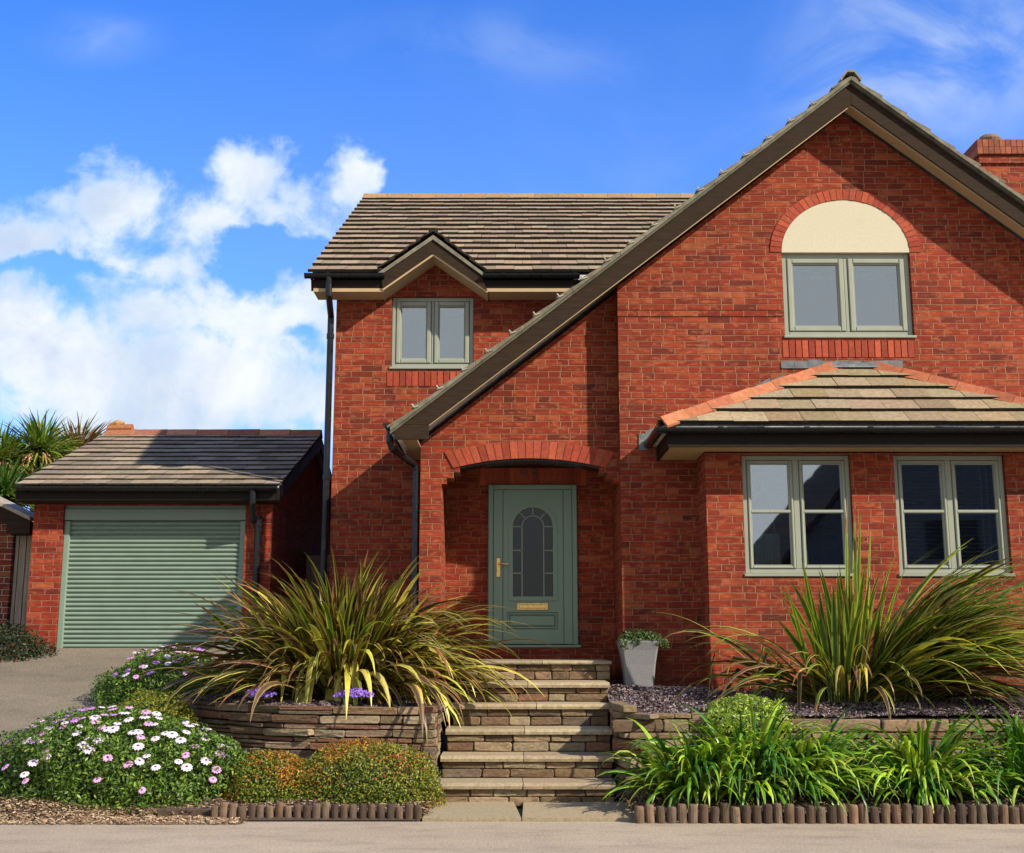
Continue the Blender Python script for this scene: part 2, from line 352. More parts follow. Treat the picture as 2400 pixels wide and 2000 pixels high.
# ------------------------------------------------------------------ mesh building
class MB:
    def __init__(s): s.v = []; s.f = []; s.c = []
    def add(s, verts, faces, col=(.5, .5, .5)):
        o = len(s.v); s.v.extend([tuple(p) for p in verts])
        for f in faces: s.f.append(tuple(i+o for i in f)); s.c.append(col)
        return s
    def box(s, x0, x1, y0, y1, z0, z1, col=(.5, .5, .5)):
        if x0 > x1: x0, x1 = x1, x0
        if y0 > y1: y0, y1 = y1, y0
        if z0 > z1: z0, z1 = z1, z0
        v = [(x0, y0, z0), (x1, y0, z0), (x1, y1, z0), (x0, y1, z0), (x0, y0, z1), (x1, y0, z1), (x1, y1, z1), (x0, y1, z1)]
        return s.add(v, [(0, 3, 2, 1), (4, 5, 6, 7), (0, 1, 5, 4), (1, 2, 6, 5), (2, 3, 7, 6), (3, 0, 4, 7)], col)
    def bbox(s, x0, x1, y0, y1, z0, z1, r=.004, col=(.5, .5, .5)):
        """box with chamfered front edges (front = -Y)"""
        if x0 > x1: x0, x1 = x1, x0
        if z0 > z1: z0, z1 = z1, z0
        v = [(x0+r, y0, z0+r), (x1-r, y0, z0+r), (x1-r, y0, z1-r), (x0+r, y0, z1-r),
             (x0, y0+r, z0), (x1, y0+r, z0), (x1, y0+r, z1), (x0, y0+r, z1),
             (x0, y1, z0), (x1, y1, z0), (x1, y1, z1), (x0, y1, z1)]
        f = [(0, 1, 2, 3), (4, 5, 1, 0), (5, 6, 2, 1), (6, 7, 3, 2), (7, 4, 0, 3), (8, 9, 5, 4), (9, 10, 6, 5), (10, 11, 7, 6), (11, 8, 4, 7), (11, 10, 9, 8)]
        return s.add(v, f, col)
    def prism(s, outer, y0, y1, holes=(), col=(.5, .5, .5), axis='y'):
        loops = [list(outer)]+[list(h) for h in holes]
        mk = (lambda a, b, d: (a, d, b)) if axis == 'y' else ((lambda a, b, d: (d, a, b)) if axis == 'x' else (lambda a, b, d: (a, b, d)))
        flat = [p for l in loops for p in l]
        tris = tessellate_polygon([[Vector((a, b, 0)) for a, b in l] for l in loops])
        n = len(flat); vs = [mk(a, b, y0) for a, b in flat]+[mk(a, b, y1) for a, b in flat]
        fs = [tuple(tr) for tr in tris]+[tuple(i+n for i in tr) for tr in tris]
        o = 0
        for l in loops:
            k = len(l)
            for i in range(k):
                a, b2 = o+i, o+(i+1) % k
                fs.append((a, b2, b2+n, a+n))
            o += k
        return s.add(vs, fs, col)
    def hexa(s, p, col=(.5, .5, .5)):
        return s.add(p, [(0, 3, 2, 1), (4, 5, 6, 7), (0, 1, 5, 4), (1, 2, 6, 5), (2, 3, 7, 6), (3, 0, 4, 7)], col)
    def tube(s, path, r, n=10, col=(.5, .5, .5), cap=True, sq=1.0):
        path = [Vector(p) for p in path]; rings = []
        rs = r if isinstance(r, (list, tuple)) else [r]*len(path)
        for i, p in enumerate(path):
            a = path[max(i-1, 0)]; b = path[min(i+1, len(path)-1)]
            d = (b-a).normalized()
            up = Vector((0, 1, 0)) if abs(d.y) < .9 else Vector((1, 0, 0))
            x = d.cross(up).normalized(); y = x.cross(d)
            rings.append([p+(x*cos(2*pi*k/n)+y*sin(2*pi*k/n))*rs[i] for k in range(n)])
        vs = [q for rg in rings for q in rg]; fs = []
        for i in range(len(path)-1):
            for k in range(n):
                fs.append((i*n+k, i*n+(k+1) % n, (i+1)*n+(k+1) % n, (i+1)*n+k))
        if cap: fs.append(tuple(range(n-1, -1, -1))); fs.append(tuple((len(path)-1)*n+k for k in range(n)))
        return s.add(vs, fs, col)
    def build(s, name, mat, parent=None, smooth=False, **tags):
        me = bpy.data.meshes.new(name)
        off = woff(parent)
        vs = [(a-off[0], b-off[1], c-off[2]) for a, b, c in s.v]
        me.from_pydata(vs, [], s.f)
        return finish(me, name, mat, parent, s.c, smooth, tags)
class NB:
    """fast builder for leaves: arrays of quads"""
    def __init__(s): s.v = []; s.f = []; s.c = []; s.n = 0
    def quads(s, V, C):            # V (m,4,3)  C (m,3)
        m = len(V); s.v.append(V.reshape(-1, 3)); s.f.append((np.arange(m*4).reshape(m, 4)+s.n)); s.c.append(C); s.n += m*4
    def grid(s, V, F, C):
        s.v.append(V); s.f.append(F+s.n); s.c.append(C); s.n += len(V)
    def build(s, name, mat, parent=None, smooth=False, **tags):
        V = np.concatenate(s.v).astype(np.float32); F = np.concatenate(s.f).astype(np.int32); C = np.concatenate(s.c)
        V = V-np.array(woff(parent), dtype=np.float32)
        me = bpy.data.meshes.new(name)
        me.vertices.add(len(V)); me.vertices.foreach_set('co', V.ravel())
        me.loops.add(F.size); me.loops.foreach_set('vertex_index', F.ravel())
        me.polygons.add(len(F)); me.polygons.foreach_set('loop_start', np.arange(len(F), dtype=np.int32)*4)
        me.update(calc_edges=True)
        return finish(me, name, mat, parent, C, smooth, tags)
def woff(o):
    x = Vector((0, 0, 0))
    while o is not None: x = x+o.location; o = o.parent
    return x
def finish(me, name, mat, parent, colors, smooth, tags):
    me.materials.append(mat)
    nf = len(me.polygons)
    if mat.node_tree and any(n.type == 'ATTRIBUTE' for n in mat.node_tree.nodes):
        at = me.color_attributes.new('Col', 'FLOAT_COLOR', 'CORNER')
        tot = np.empty(nf, np.int32); me.polygons.foreach_get('loop_total', tot)
        c = np.asarray(colors, dtype=np.float32)[:nf]
        c4 = np.concatenate([c, np.ones((nf, 1), np.float32)], 1)
        at.data.foreach_set('color', np.repeat(c4, tot, axis=0).ravel())
    if smooth: me.polygons.foreach_set('use_smooth', [True]*nf)
    import bmesh
    if nf < 60000 and not smooth:
        bm = bmesh.new(); bm.from_mesh(me); bmesh.ops.recalc_face_normals(bm, faces=bm.faces); bm.to_mesh(me); bm.free()
    o = bpy.data.objects.new(name, me); COL.objects.link(o)
    if parent is not None: o.parent = parent
    for k, v in tags.items(): o[k] = v
    return o
def thing(name, label, cat, loc, group=None):
    o = bpy.data.objects.new(name, None); COL.objects.link(o); o.location = loc
    o.empty_display_size = .2
    o['label'] = label; o['category'] = cat
    if group: o['group'] = group
    return o
def jit(c, a=.1, hue=.03):
    k = 1+rng.uniform(-a, a)
    return tuple(max(0.003, q*k*(1+rng.uniform(-hue, hue))) for q in c)
def lerp(a, b, f): return tuple(x+(y-x)*f for x, y in zip(a, b))

def clip_poly(poly, region):
    out = list(poly); n = len(region)
    area = sum(region[i][0]*region[(i+1) % n][1]-region[(i+1) % n][0]*region[i][1] for i in range(n))
    sg = 1 if area > 0 else -1
    for i in range(n):
        a = region[i]; b = region[(i+1) % n]
        ins = lambda p: sg*((b[0]-a[0])*(p[1]-a[1])-(b[1]-a[1])*(p[0]-a[0])) >= -1e-9
        res = []
        for k in range(len(out)):
            p, q = out[k], out[(k+1) % len(out)]
            ip, iq = ins(p), ins(q)
            if ip: res.append(p)
            if ip != iq:
                d1 = (b[0]-a[0])*(p[1]-a[1])-(b[1]-a[1])*(p[0]-a[0]); d2 = (b[0]-a[0])*(q[1]-a[1])-(b[1]-a[1])*(q[0]-a[0])
                s_ = d1/(d1-d2); res.append((p[0]+(q[0]-p[0])*s_, p[1]+(q[1]-p[1])*s_))
        out = res
        if len(out) < 3: return []
    return out
def parea(p): return abs(sum(p[i][0]*p[(i+1) % len(p)][1]-p[(i+1) % len(p)][0]*p[i][1] for i in range(len(p))))/2

def tiles(mb, O, U, V, width, length, gauge, tw, regions, cols, thick=.024, lift=.034, u_start=0.0, jl=.004, edge_col=(.022, .018, .012)):
    """overlapping flat tiles on the plane O + u U + v V, each one its own slab"""
    O = Vector(O); U = Vector(U).normalized(); V = Vector(V).normalized(); N = U.cross(V).normalized()
    if N.z < 0: N = -N
    rows = int(math.ceil(length/gauge))
    for i in range(rows):
        v0 = i*gauge; v1 = min(v0+gauge+.05, length)
        j0 = int(math.floor((u_start)/tw))-1
        ro = .5*tw*(i % 2)+rng.uniform(-.02, .02)
        rowlift = rng.uniform(-.003, .003)
        for j in range(j0, int(math.ceil((u_start+width)/tw))+1):
            ua = j*tw+ro+.002+rng.uniform(0, .003); ub = ua+tw-.004
            dv = rng.uniform(-jl, jl)
            rect = [(ua, v0+dv), (ub, v0+dv+rng.uniform(-.002, .002)), (ub, v1), (ua, v1)]
            tl = rng.uniform(-.002, .004); c = jit(rng.choice(cols), .16, .04)
            for rg in regions:
                pl = clip_poly(rect, rg)
                if len(pl) < 3 or parea(pl) < 1e-4: continue
                top = []; bot = []
                for (u, v) in pl:
                    h = lift*(1-(v-v0)/gauge)+rowlift+tl
                    q = O+U*u+V*v
                    top.append(q+N*(h+thick)); bot.append(q+N*h)
                k = len(pl)
                mb.add(top+bot, [tuple(range(k))], c)
                ed = [(a, (a+1) % k, (a+1) % k+k, a+k) for a in range(k)]
                mb.add(top+bot, [tuple(range(2*k-1, k-1, -1))]+ed, edge_col)
    return mb

def gutter_profile(n=9, r=.056, th=.004):
    o = [(r*cos(a), r*sin(a)*1.0) for a in [pi+pi*k/(n-1) for k in range(n)]]
    i = [((r-th)*cos(a), (r-th)*sin(a)) for a in [2*pi-pi*k/(n-1) for k in range(n)]]
    return o+i
def gutter(mb, a, b, r=.056, joints=()):
    """half-round gutter from a to b (rim centre line)"""
    a = Vector(a); b = Vector(b); d = (b-a).normalized(); s = d.cross(Vector((0, 0, 1))).normalized()
    pr = gutter_profile(r=r); k = len(pr)
    va = [a+s*x+Vector((0, 0, z)) for x, z in pr]; vb = [b+s*x+Vector((0, 0, z)) for x, z in pr]
    mb.add(va+vb, [(i, (i+1) % k, (i+1) % k+k, i+k) for i in range(k)])
    n = 9
    for e, sgn in ((a, 1), (b, -1)):
        cap = [e+s*r*1.04*cos(pi+pi*q/(n-1))+Vector((0, 0, r*1.04*sin(pi+pi*q/(n-1)))) for q in range(n)]
        cap2 = [c+d*(.012*sgn) for c in cap]
        mb.add(cap+cap2, [tuple(range(n)), tuple(range(2*n-1, n-1, -1))]+[(i, (i+1) % n, (i+1) % n+n, i+n) for i in range(n)])
    L = (b-a).length
    for f in joints:
        c0 = a+d*(L*f)
        pr2 = gutter_profile(r=r*1.07, th=.008)
        va = [c0-d*.03+s*x+Vector((0, 0, z+.003)) for x, z in pr2]; vb = [c0+d*.03+s*x+Vector((0, 0, z+.003)) for x, z in pr2]
        mb.add(va+vb, [(i, (i+1) % k, (i+1) % k+k, i+k) for i in range(k)]+[tuple(range(k)), tuple(range(2*k-1, k-1, -1))])
    return mb

# ================================================================== layout
YM, YP, YB, YL, YV = 13.2, 13.45, 12.6, 14.4, 12.85
YG = 15.0
Z0 = .35                                  # wall feet, below every bed
xm0 = PX(1452.5, 1000, YM)                # left corner of the main gable wall
xp0 = PX(985, 1150, YP)                   # left edge of porch pier
xl0 = PX(781, 1000, YL)                   # left corner of side wing
A = P(1991, 176, YV); Lt = P(915, 995, YV)
m_rake = (A.z-Lt.z)/(A.x-Lt.x)
half_w = A.x-Lt.x
xr_end = A.x+half_w*.62                   # right eave out of the frame
def rake_z(x, dz=0.0): return A.z-m_rake*abs(x-A.x)+dz
BACK = 21.0
# ------------------------------------------------------------------ setting
s = MB(); s.add([(-900, -700, -.03), (900, -700, -.03), (900, 1500, -.03), (-900, 1500, -.03)], [(0, 1, 2, 3)])
s.build('ground', M['ground'], kind='structure')
def sheet(name, rows, mat, sub=1, **k):
    mb = MB(); n = len(rows[0])
    vs = [p for r in rows for p in r]; fs = []
    for i in range(len(rows)-1):
        for j in range(n-1): fs.append((i*n+j, i*n+j+1, (i+1)*n+j+1, (i+1)*n+j))
    mb.add(vs, fs); return mb.build(name, mat, None, smooth=True, **k)
YE_L, YE_R = 9.97, 9.74                   # where beds meet the road, left / right
sheet('road', [[(-60, -7.2, 0), (60, -7.2, 0)], [(-60, 9.9, 0), (60, 9.9, 0)]], M['road'], kind='structure')
sheet('pavement', [[(-60, -10, .1), (60, -10, .1)], [(-60, -7.2, .1), (60, -7.2, .1)], [(-60, -7.2, -.02), (60, -7.2, -.02)]], M['drive'], kind='structure')
def drive_z(y): 
    y = max(y, 9.88)
    return .004+max(0, min(1.345, (y-10.05)*.2787))
ys = [9.88, 10.05, 10.3, 10.8, 11.5, 12.5, 13.3, 14.0, 14.6, 14.875, 15.2, 16.0, 18.5]
def drive_edge(y): return -4.9+.95*min(1, max(0, (y-10.0)/4.6))+(1.6*max(0, min(1, (y-13.6)/1.2)))
sheet('driveway', [[(-14, y, drive_z(y)), (-8, y, drive_z(y)), (-6, y, drive_z(y)), (drive_edge(y), y, drive_z(y))] for y in ys], M['drive'], kind='structure')

def wobble(x, y): return .02*sin(3.1*x+1.3*y)+.012*sin(7.7*x-4.1*y+1)+.008*sin(15*x+11*y)
def bed(name, xs, ys_, zf, mat, **k):
    return sheet(name, [[(x, y, zf(x, y)) for x in xs] for y in ys_], mat, **k)
fr = lambda a, b, n: [a+(b-a)*i/(n-1) for i in range(n)]
# lower beds in front of the retaining walls
def zl(x, y): 
    f = min(1, max(0, (y-9.95)/.10)); return (.035+.115*(y-9.95)+wobble(x, y)*.6)*f + .009*(1-f)
def zlL(x, y):
    z = zl(x, y)*(min(1, (y-9.93)/.45) if x < -2.25 and y < 10.38 else 1)+.06*min(1, max(0, (-2.8-x)/.8))*min(1, max(0, (y-10.1)/.6))
    f = min(1, max(0, (-3.2-x)/.5)); e = min(1, max(0, (x-drive_edge(y)+.02)/.25))
    return .0085+max(0, z*(1-f)+max(min(z, drive_z(y)+.05), drive_z(y)-.04+.09*e)*f-.0085)*(min(1, max(0, (y-9.905)/.25)) if x < -2.25 else 1)
bed('soil_bed', fr(-5.0, -.76, 70), [9.905]+fr(9.955, 15.3, 80), zlL, M['soil'], kind='structure')
def zr(x, y):
    f = min(1, max(0, (y-9.79)/.1)); return (.06+.09*(y-9.75)+wobble(x, y)*.6)*f - .01*(1-f)
bed('soil_bed', fr(1.0, 9, 90), fr(9.80, 11.4, 30), zr, M['soil'], kind='structure')
# upper beds of slate chippings
def arcY_left(x):     # the plan line of the left retaining wall
    pts = [(-3.62, 13.2), (-3.42, 12.55), (-3.05, 11.95), (-2.55, 11.48), (-1.95, 11.16), (-1.2, 11.03), (-.70, 11.02)]
    for i in range(len(pts)-1):
        if pts[i][0] <= x <= pts[i+1][0]:
            f = (x-pts[i][0])/(pts[i+1][0]-pts[i][0]); return pts[i][1]+(pts[i+1][1]-pts[i][1])*f
    return pts[0][1] if x < pts[0][0] else pts[-1][1]
def gz_left(x, y): return .80+.05*min(1, max(0, y-11.2))+wobble(x, y)*.5
rows = []
for i in range(26):
    f = i/25
    rows.append([(x, arcY_left(x)+.12+f*(14.6-arcY_left(x)-.12), gz_left(x, arcY_left(x)+f*3)) for x in fr(-3.6, -.62, 40)])
sheet('gravel_bed', rows, M['core'], kind='structure')
def arcY_right(x): 
    if x < 1.25: return 11.02+.10*((1.25-x)/.4)**2*-1.0
    return 11.02+.03*sin(x*1.3)
def gz_right(x, y): return .755+.115*max(0, min(1.6, y-11.1))+wobble(x, y)*.5
bed('gravel_bed', fr(.97, 9, 80), fr(11.15, 13.6, 26), gz_right, M['core'], kind='structure')

def chips(name, n, xr, yf, zf, label):
    mb = NB(); V = []; C = []
    pal = [(.085, .060, .068), (.13, .095, .10), (.20, .155, .155), (.30, .25, .24), (.055, .036, .042), (.16, .10, .10)]
    X = nr.uniform(xr[0], xr[1], n)
    for x in X:
        y0, y1 = yf(x); y = y0+(y1-y0)*(nr.random()**1.15); z = zf(x, y)+.006
        a = nr.uniform(0, pi*2); l = nr.uniform(.014, .034); w = l*nr.uniform(.4, .8); h = nr.uniform(.004, .012)
        tx = nr.uniform(-.5, .5); ty = nr.uniform(-.5, .5)
        ux = np.array([cos(a), sin(a), tx]); uy = np.array([-sin(a), cos(a), ty]); up = np.array([-tx*.5, -ty*.5, 1])
        p = np.array([x, y, z+h*.4])
        b4 = [p-ux*l*.5-uy*w*.5, p+ux*l*.5-uy*w*.4, p+ux*l*.42+uy*w*.5, p-ux*l*.5+uy*w*.38]
        t4 = [q+up*h for q in b4]
        c = np.array(pal[nr.integers(len(pal))])*nr.uniform(.8, 1.2)
        for q in ((t4[0], t4[1], t4[2], t4[3]), (b4[0], b4[1], t4[1], t4[0]), (b4[1], b4[2], t4[2], t4[1]), (b4[3], b4[0], t4[0], t4[3])):
            V.append(q); C.append(c)
    mb.quads(np.array(V), np.array(C))
    return mb.build(name, M['chips'], None, kind='stuff', label=label, category='gravel')
chips('slate_gravel', 9500, (.97, 4.9), lambda x: (arcY_right(x)+.05, 12.58 if x > 2.1 else 13.15), gz_right, 'plum slate chippings covering the bed below the bay windows')
chips('slate_gravel', 6500, (-3.45, -.66), lambda x: (arcY_left(x)+.08, arcY_left(x)+1.3), gz_left, 'plum slate chippings behind the curved stone wall left of the steps')
def litter(name, n, xr, yr, zf, label, pal=None):
    mb = NB(); V = []; C = []
    pal = pal or [(.20, .12, .07), (.30, .20, .12), (.12, .07, .045), (.38, .29, .19), (.07, .045, .03)]
    for _ in range(n):
        x = nr.uniform(*xr); y = nr.uniform(*yr); z = zf(x, y)+.004+nr.random()*.012
        a = nr.uniform(0, 2*pi); l = nr.uniform(.012, .045); w = nr.uniform(.004, .012); ti = nr.uniform(-.3, .3)
        u = np.array([cos(a)*l, sin(a)*l, ti*l]); v = np.array([-sin(a)*w, cos(a)*w, w*nr.uniform(-.8, .8)]); p = np.array([x, y, z])
        V.append((p-u/2-v/2, p+u/2-v/2, p+u/2+v/2, p-u/2+v/2)); C.append(np.array(pal[nr.integers(len(pal))])*nr.uniform(.8, 1.2))
    mb.quads(np.array(V), np.array(C)); return mb.build(name, M['twig'], None, kind='stuff', label=label, category='litter')
litter('bark_litter', 4200, (.95, 4.95), (9.80, 10.5), zr, 'bark and dead leaves between the log edging and the strap leaved clumps')
litter('bark_litter', 3600, (-3.3, -.66), (10.05, 10.5), zl, 'bark litter behind the short log edging')
litter('leaf_litter', 9000, (-4.95, -2.15), (9.72, 10.32), lambda x, y: max(zlL(x, y) if y > 9.905 else 0, 0.005), 'pale dry litter along the road edge before the daisy bush',
       [(.42, .30, .18), (.30, .19, .11), (.20, .12, .07), (.50, .38, .24)])

# ================================================================== brick house
house = thing('brick_house', 'red brick house with a wide front gable, arched porch and tiled bay', 'house', (1.5, 16, Z0))
# --- main gable wall
ux0, ux1 = PX(1836, 690, YM), PX(2138, 690, YM)
uz0, uz1 = PZ(1990, 793, YM), PZ(1990, 592, YM)
ty1 = PZ(1987, 470, YM)
ucx = (ux0+ux1)/2; urx = (ux1-ux0)/2; ury = ty1-uz1
arc = [(ucx+urx*cos(a), uz1+ury*sin(a)) for a in [pi*k/24 for k in range(25)]]
hole_up = [(ux0, uz0), (ux1, uz0)]+arc[0:1]+arc[1:-1]+arc[-1:]
wt = -.33
outer = [(xm0, Z0), (xr_end-.35, Z0), (xr_end-.35, rake_z(xr_end-.35, wt)), (A.x, A.z+wt), (xm0, rake_z(xm0, wt))]
w = MB(); w.prism(outer, YM, YM+.3, [hole_up])
# dentil course at first-floor level: one course stands a little proud on the left
zz = PZ(1560, 745, YM)
w.build('wall', M['brick'], house)
band = MB()
for (pa, pb, pz) in ((1453, 1832, 722), (1453, 1832, 737)):
    z = PZ(1600, pz, YM); z = math.floor(z/.0748)*.0748
    band.box(xm0-.004, ux0-.02, YM-.010, YM+.02, z+.004, z+.0748-.004)
band.build('string_course', M['brick'], house)
# --- porch wall with stepped corbels and segmental arch
def pp(px, py): q = P(px, py, YP); return (q.x, q.z)
arc_p = []
ax0, az0 = pp(1078, 1094); ax1, _ = pp(1404, 1100); _, azt = pp(1240, 1075)
nseg = 20
def arch_pt(f, off=0.0):
    cx = (ax0+ax1)/2; hw = (ax1-ax0)/2; rise = azt-az0; R = (hw*hw+rise*rise)/(2*rise); th = math.asin(hw/R)
    a = -th+2*th*f; return (cx+(R+off)*sin(a), azt-R+(R+off)*cos(a))
lx = pp(1035, 1150)[0]; rx_ = xm0+.006
zst = [pp(1100, y)[1] for y in (1134, 1121, 1107)]
stepL = [pp(1047, 1130)[0], pp(1063, 1120)[0]]; stepR = [pp(1437, 1120)[0], pp(1421, 1110)[0]]
lowz = 1.0
hole = [(lx, Z0), (lx, zst[0]), (stepL[0], zst[0]), (stepL[0], zst[1]), (stepL[1], zst[1]), (stepL[1], zst[2]), (ax0, zst[2])]
hole += [arch_pt(k/nseg) for k in range(nseg+1)]
hole += [(ax1, zst[2]), (stepR[1], zst[2]), (stepR[1], zst[1]), (stepR[0], zst[1]), (stepR[0], zst[0]), (rx_, zst[0])]
outerp = [(xp0, Z0)]+hole+[(rx_, rake_z(xm0, wt)), (xp0, rake_z(xp0, wt))]
w = MB(); w.prism(outerp, YP, YP+.32); w.build('porch_wall', M['brick'], house)
w = MB()
w.box(rx_+.001, xm0+.32, YM+.301, YL+.3, Z0, rake_z(xm0, wt-.3))
w.build('porch_side_wall', M['brick'], house); w = MB()
w.box(xp0, lx, YP+.321, YL-.001, Z0, az0+.25)
w.build('porch_side_wall', M['brick'], house)
w = MB(); w.box(lx+.001, rx_, YP+.322, YL-.002, az0+.12, az0+.16); w.build('porch_ceiling', M['wood_dark'], house)
lt = MB()
ip = [arch_pt(k/nseg, -.001) for k in range(nseg+1)]; op = [arch_pt(k/nseg, -.022) for k in range(nseg+1)]
lt.prism(ip+op[::-1], YP+.03, YP+.31); lt.build('arch_lintel', M['black_plastic'], house)
# voussoirs
REDS = [(.32, .055, .026), (.28, .046, .022), (.36, .072, .032), (.25, .040, .020), (.33, .065, .032)]
def voussoirs(name, inner, outer_, n, y0, y1, gap=.10):
    mb = MB(); back = MB()
    for k in range(n):
        f0 = (k+gap*.5)/n; f1 = (k+1-gap*.5)/n
        a, b = inner(f0), inner(f1); c, d = outer_(f1), outer_(f0); yy = y0+rng.uniform(-.003, .003)
        mb.hexa([(a[0], yy, a[1]), (b[0], yy, b[1]), (b[0], y1, b[1]), (a[0], y1, a[1]), (d[0], yy, d[1]), (c[0], yy, c[1]), (c[0], y1, c[1]), (d[0], y1, d[1])], jit(rng.choice(REDS), .12))
    o = mb.build(name, M['brick_unit'], house)
    nn = 40; ii = [inner(k/nn) for k in range(nn+1)]; oo = [outer_(k/nn) for k in range(nn+1)]
    back.prism(ii+oo[::-1], y0+.007, y1-.002); back.build('mortar_bed', M['mortar'], o)
    return o
voussoirs('porch_arch', lambda f: arch_pt(f*1.10-.05, .002), lambda f: arch_pt(f*1.16-.08, .205), 21, YP-.014, YP+.03)
def ell(f, o=0.0): a = pi-pi*f; return (ucx+(urx+o)*cos(a), uz1+(ury+o)*sin(a))
voussoirs('window_arch', lambda f: ell(f, .004), lambda f: ell(f, .135), 34, YM-.012, YM+.05)
t_ = MB(); t_.prism([ell(k/40, -.001) for k in range(41)], YM-.004, YM+.07); t_.build('arch_panel', M['render'], house)
def soldier(x0, x1, z0, z1, Y, wd, name='soldier_course'):
    mb = MB(); n = max(1, round((x1-x0)/wd)); d = (x1-x0)/n
    for k in range(n):
        mb.bbox(x0+k*d+.004, x0+(k+1)*d-.004, Y+rng.uniform(-.002, .002), Y+.03, z0+.003, z1-.003, .003, jit(rng.choice(REDS[:4]), .14))
    o = mb.build(name, M['brick_unit'], house); b = MB(); b.box(x0, x1, Y+.006, Y+.028, z0, z1); b.build('mortar_bed', M['mortar'], o)
soldier(PX(1833, 815, YM), PX(2142, 815, YM), PZ(1990, 839, YM), PZ(1990, 798, YM), YM-.006, .077)
# --- side wing wall
zl1 = PZ(1000, 688, YL)+.02
ga = P(1016, 598, YL)
gl, gr = PX(893, 690, YL), PX(1146, 690, YL)
lw = [PX(917, 780, YL), PX(1110, 780, YL), PZ(1010, 866, YL), PZ(1010, 695, YL)]
outer = [(xl0, Z0), (3.4, Z0), (3.4, zl1), (gr, zl1), (ga.x, ga.z+.05), (gl, zl1), (xl0, zl1)]
hole_l = [(lw[0], lw[2]), (lw[1], lw[2]), (lw[1], lw[3]), (lw[0], lw[3])]
w = MB(); w.prism(outer, YL, YL+.3, [hole_l]); w.build('wing_wall', M['brick'], house)
soldier(PX(906, 890, YL), PX(1113, 890, YL), PZ(1000, 906, YL), PZ(1000, 871, YL), YL-.006, .078)
# --- wing roof
eaveY = YL-.36
zE = PZ(1000, 645, eaveY)                # tile line at the eave
RY = 19.2; zR = PZ(1200, 466, RY); slw = (zR-zE)/(RY-eaveY)
w = MB()
w.prism([(YL+.3, Z0), (RY*2-YL, Z0), (RY*2-YL, zl1), (RY, zR-.2), (YL+.3, zl1)], xl0, xl0+.3, axis='x')
w.build('outer_wall', M['brick'], house); w = MB()
w.box(xl0+.3, xr_end-.65, RY*2-YL-.3, RY*2-YL, Z0, zl1)
w.build('outer_wall', M['brick'], house); w = MB()
w.box(xr_end-.65, xr_end-.35, YM+.3, RY*2-YL, Z0, rake_z(xr_end-.35, wt)-.3)
w.build('outer_wall', M['brick'], house)
TAUPE = [(.29, .215, .135), (.26, .19, .12), (.31, .23, .145), (.23, .17, .105), (.30, .21, .125), (.275, .21, .135)]
xv = PX(722, 645, eaveY)                # left verge
O = Vector((xv, eaveY, zE)); U = Vector((1, 0, 0)); V = Vector((0, RY-eaveY, zR-zE)); Lw = V.length; Wd = 4.9-xv
# gablet valley in (u, v)
gab_top = P(1015.8, 543, eaveY-.03); gab_l = P(888, 634, eaveY-.03); gab_r = P(1136, 637, eaveY-.03)
mg = (gab_top.z-gab_l.z)/(gab_top.x-gab_l.x)
zgE = (gab_l.z+gab_r.z)/2
depth_g = (gab_top.z-zE)/slw            # how far the gablet ridge runs back
vg = depth_g/cos(math.atan(slw))
ua, ub, uc = gab_l.x-xv, gab_top.x-xv, gab_r.x-xv
regs = [[(0, -.02), (ua, -.02), (ub, vg), (ub, Lw), (0, Lw)], [(uc, -.02), (Wd, -.02), (Wd, Lw), (ub, Lw), (ub, vg)]]
rf = MB(); tiles(rf, O, U, V, Wd, Lw, Lw/17, .235, regs, TAUPE, thick=.038, lift=.036)
main_roof = rf.build('roof', M['tile'], house)
dk = MB()
for (pts) in ([(xv+.03, eaveY), (gab_l.x, eaveY), (gab_top.x, eaveY+depth_g), (gab_top.x, RY), (xv+.03, RY)], [(gab_r.x, eaveY), (4.9, eaveY), (4.9, RY), (gab_top.x, RY), (gab_top.x, eaveY+depth_g)]):
    top = [(x, y, zE+(y-eaveY)*slw-.002) for x, y in pts]; bot = [(x, y, z-.06) for x, y, z in top]; k = len(pts)
    dk.add(top+bot, [tuple(range(k)), tuple(range(2*k-1, k-1, -1))]+[(i, (i+1) % k, (i+1) % k+k, i+k) for i in range(k)])
dk.add([(xv, RY, zR), (4.9, RY, zR), (4.9, 2*RY-eaveY, zE), (xv, 2*RY-eaveY, zE), (xv, RY, zR-.06), (4.9, RY, zR-.06), (4.9, 2*RY-eaveY, zE-.06), (xv, 2*RY-eaveY, zE-.06)],
       [(0, 1, 2, 3), (7, 6, 5, 4), (0, 3, 7, 4), (1, 5, 6, 2), (2, 6, 7, 3)])
dk.build('roof_deck', M['verge'], main_roof)
def ridge_run(mb, a, b, seg, half, drop, cols, thick=.02, top=.03, proud=.012):
    a = Vector(a); b = Vector(b); L = (b-a).length; n = max(1, round(L/seg)); d = (b-a)/L; s_ = d.cross(Vector((0, 0, 1))).normalized()
    up = s_.cross(d).normalized()
    for k in range(n):
        p0 = a+d*(L*k/n+.003); p1 = a+d*(L*(k+1)/n-.003); c = jit(rng.choice(cols), .12, .05); h = rng.uniform(-.004, .004)
        prof = [(-half, -drop), (-half*.34, top), (half*.34, top), (half, -drop), (half-.015, -drop-thick), (half*.3, top-thick*1.2), (-half*.3, top-thick*1.2), (-half+.015, -drop-thick)]
        va = [p0+s_*x+up*(z+h) for x, z in prof]; vb = [p1+s_*x+up*(z+h+.004) for x, z in prof]; q = len(prof)
        mb.add(va+vb, [(i, (i+1) % q, (i+1) % q+q, i+q) for i in range(q)]+[tuple(range(q)), tuple(range(2*q-1, q-1, -1))], c)
    return mb
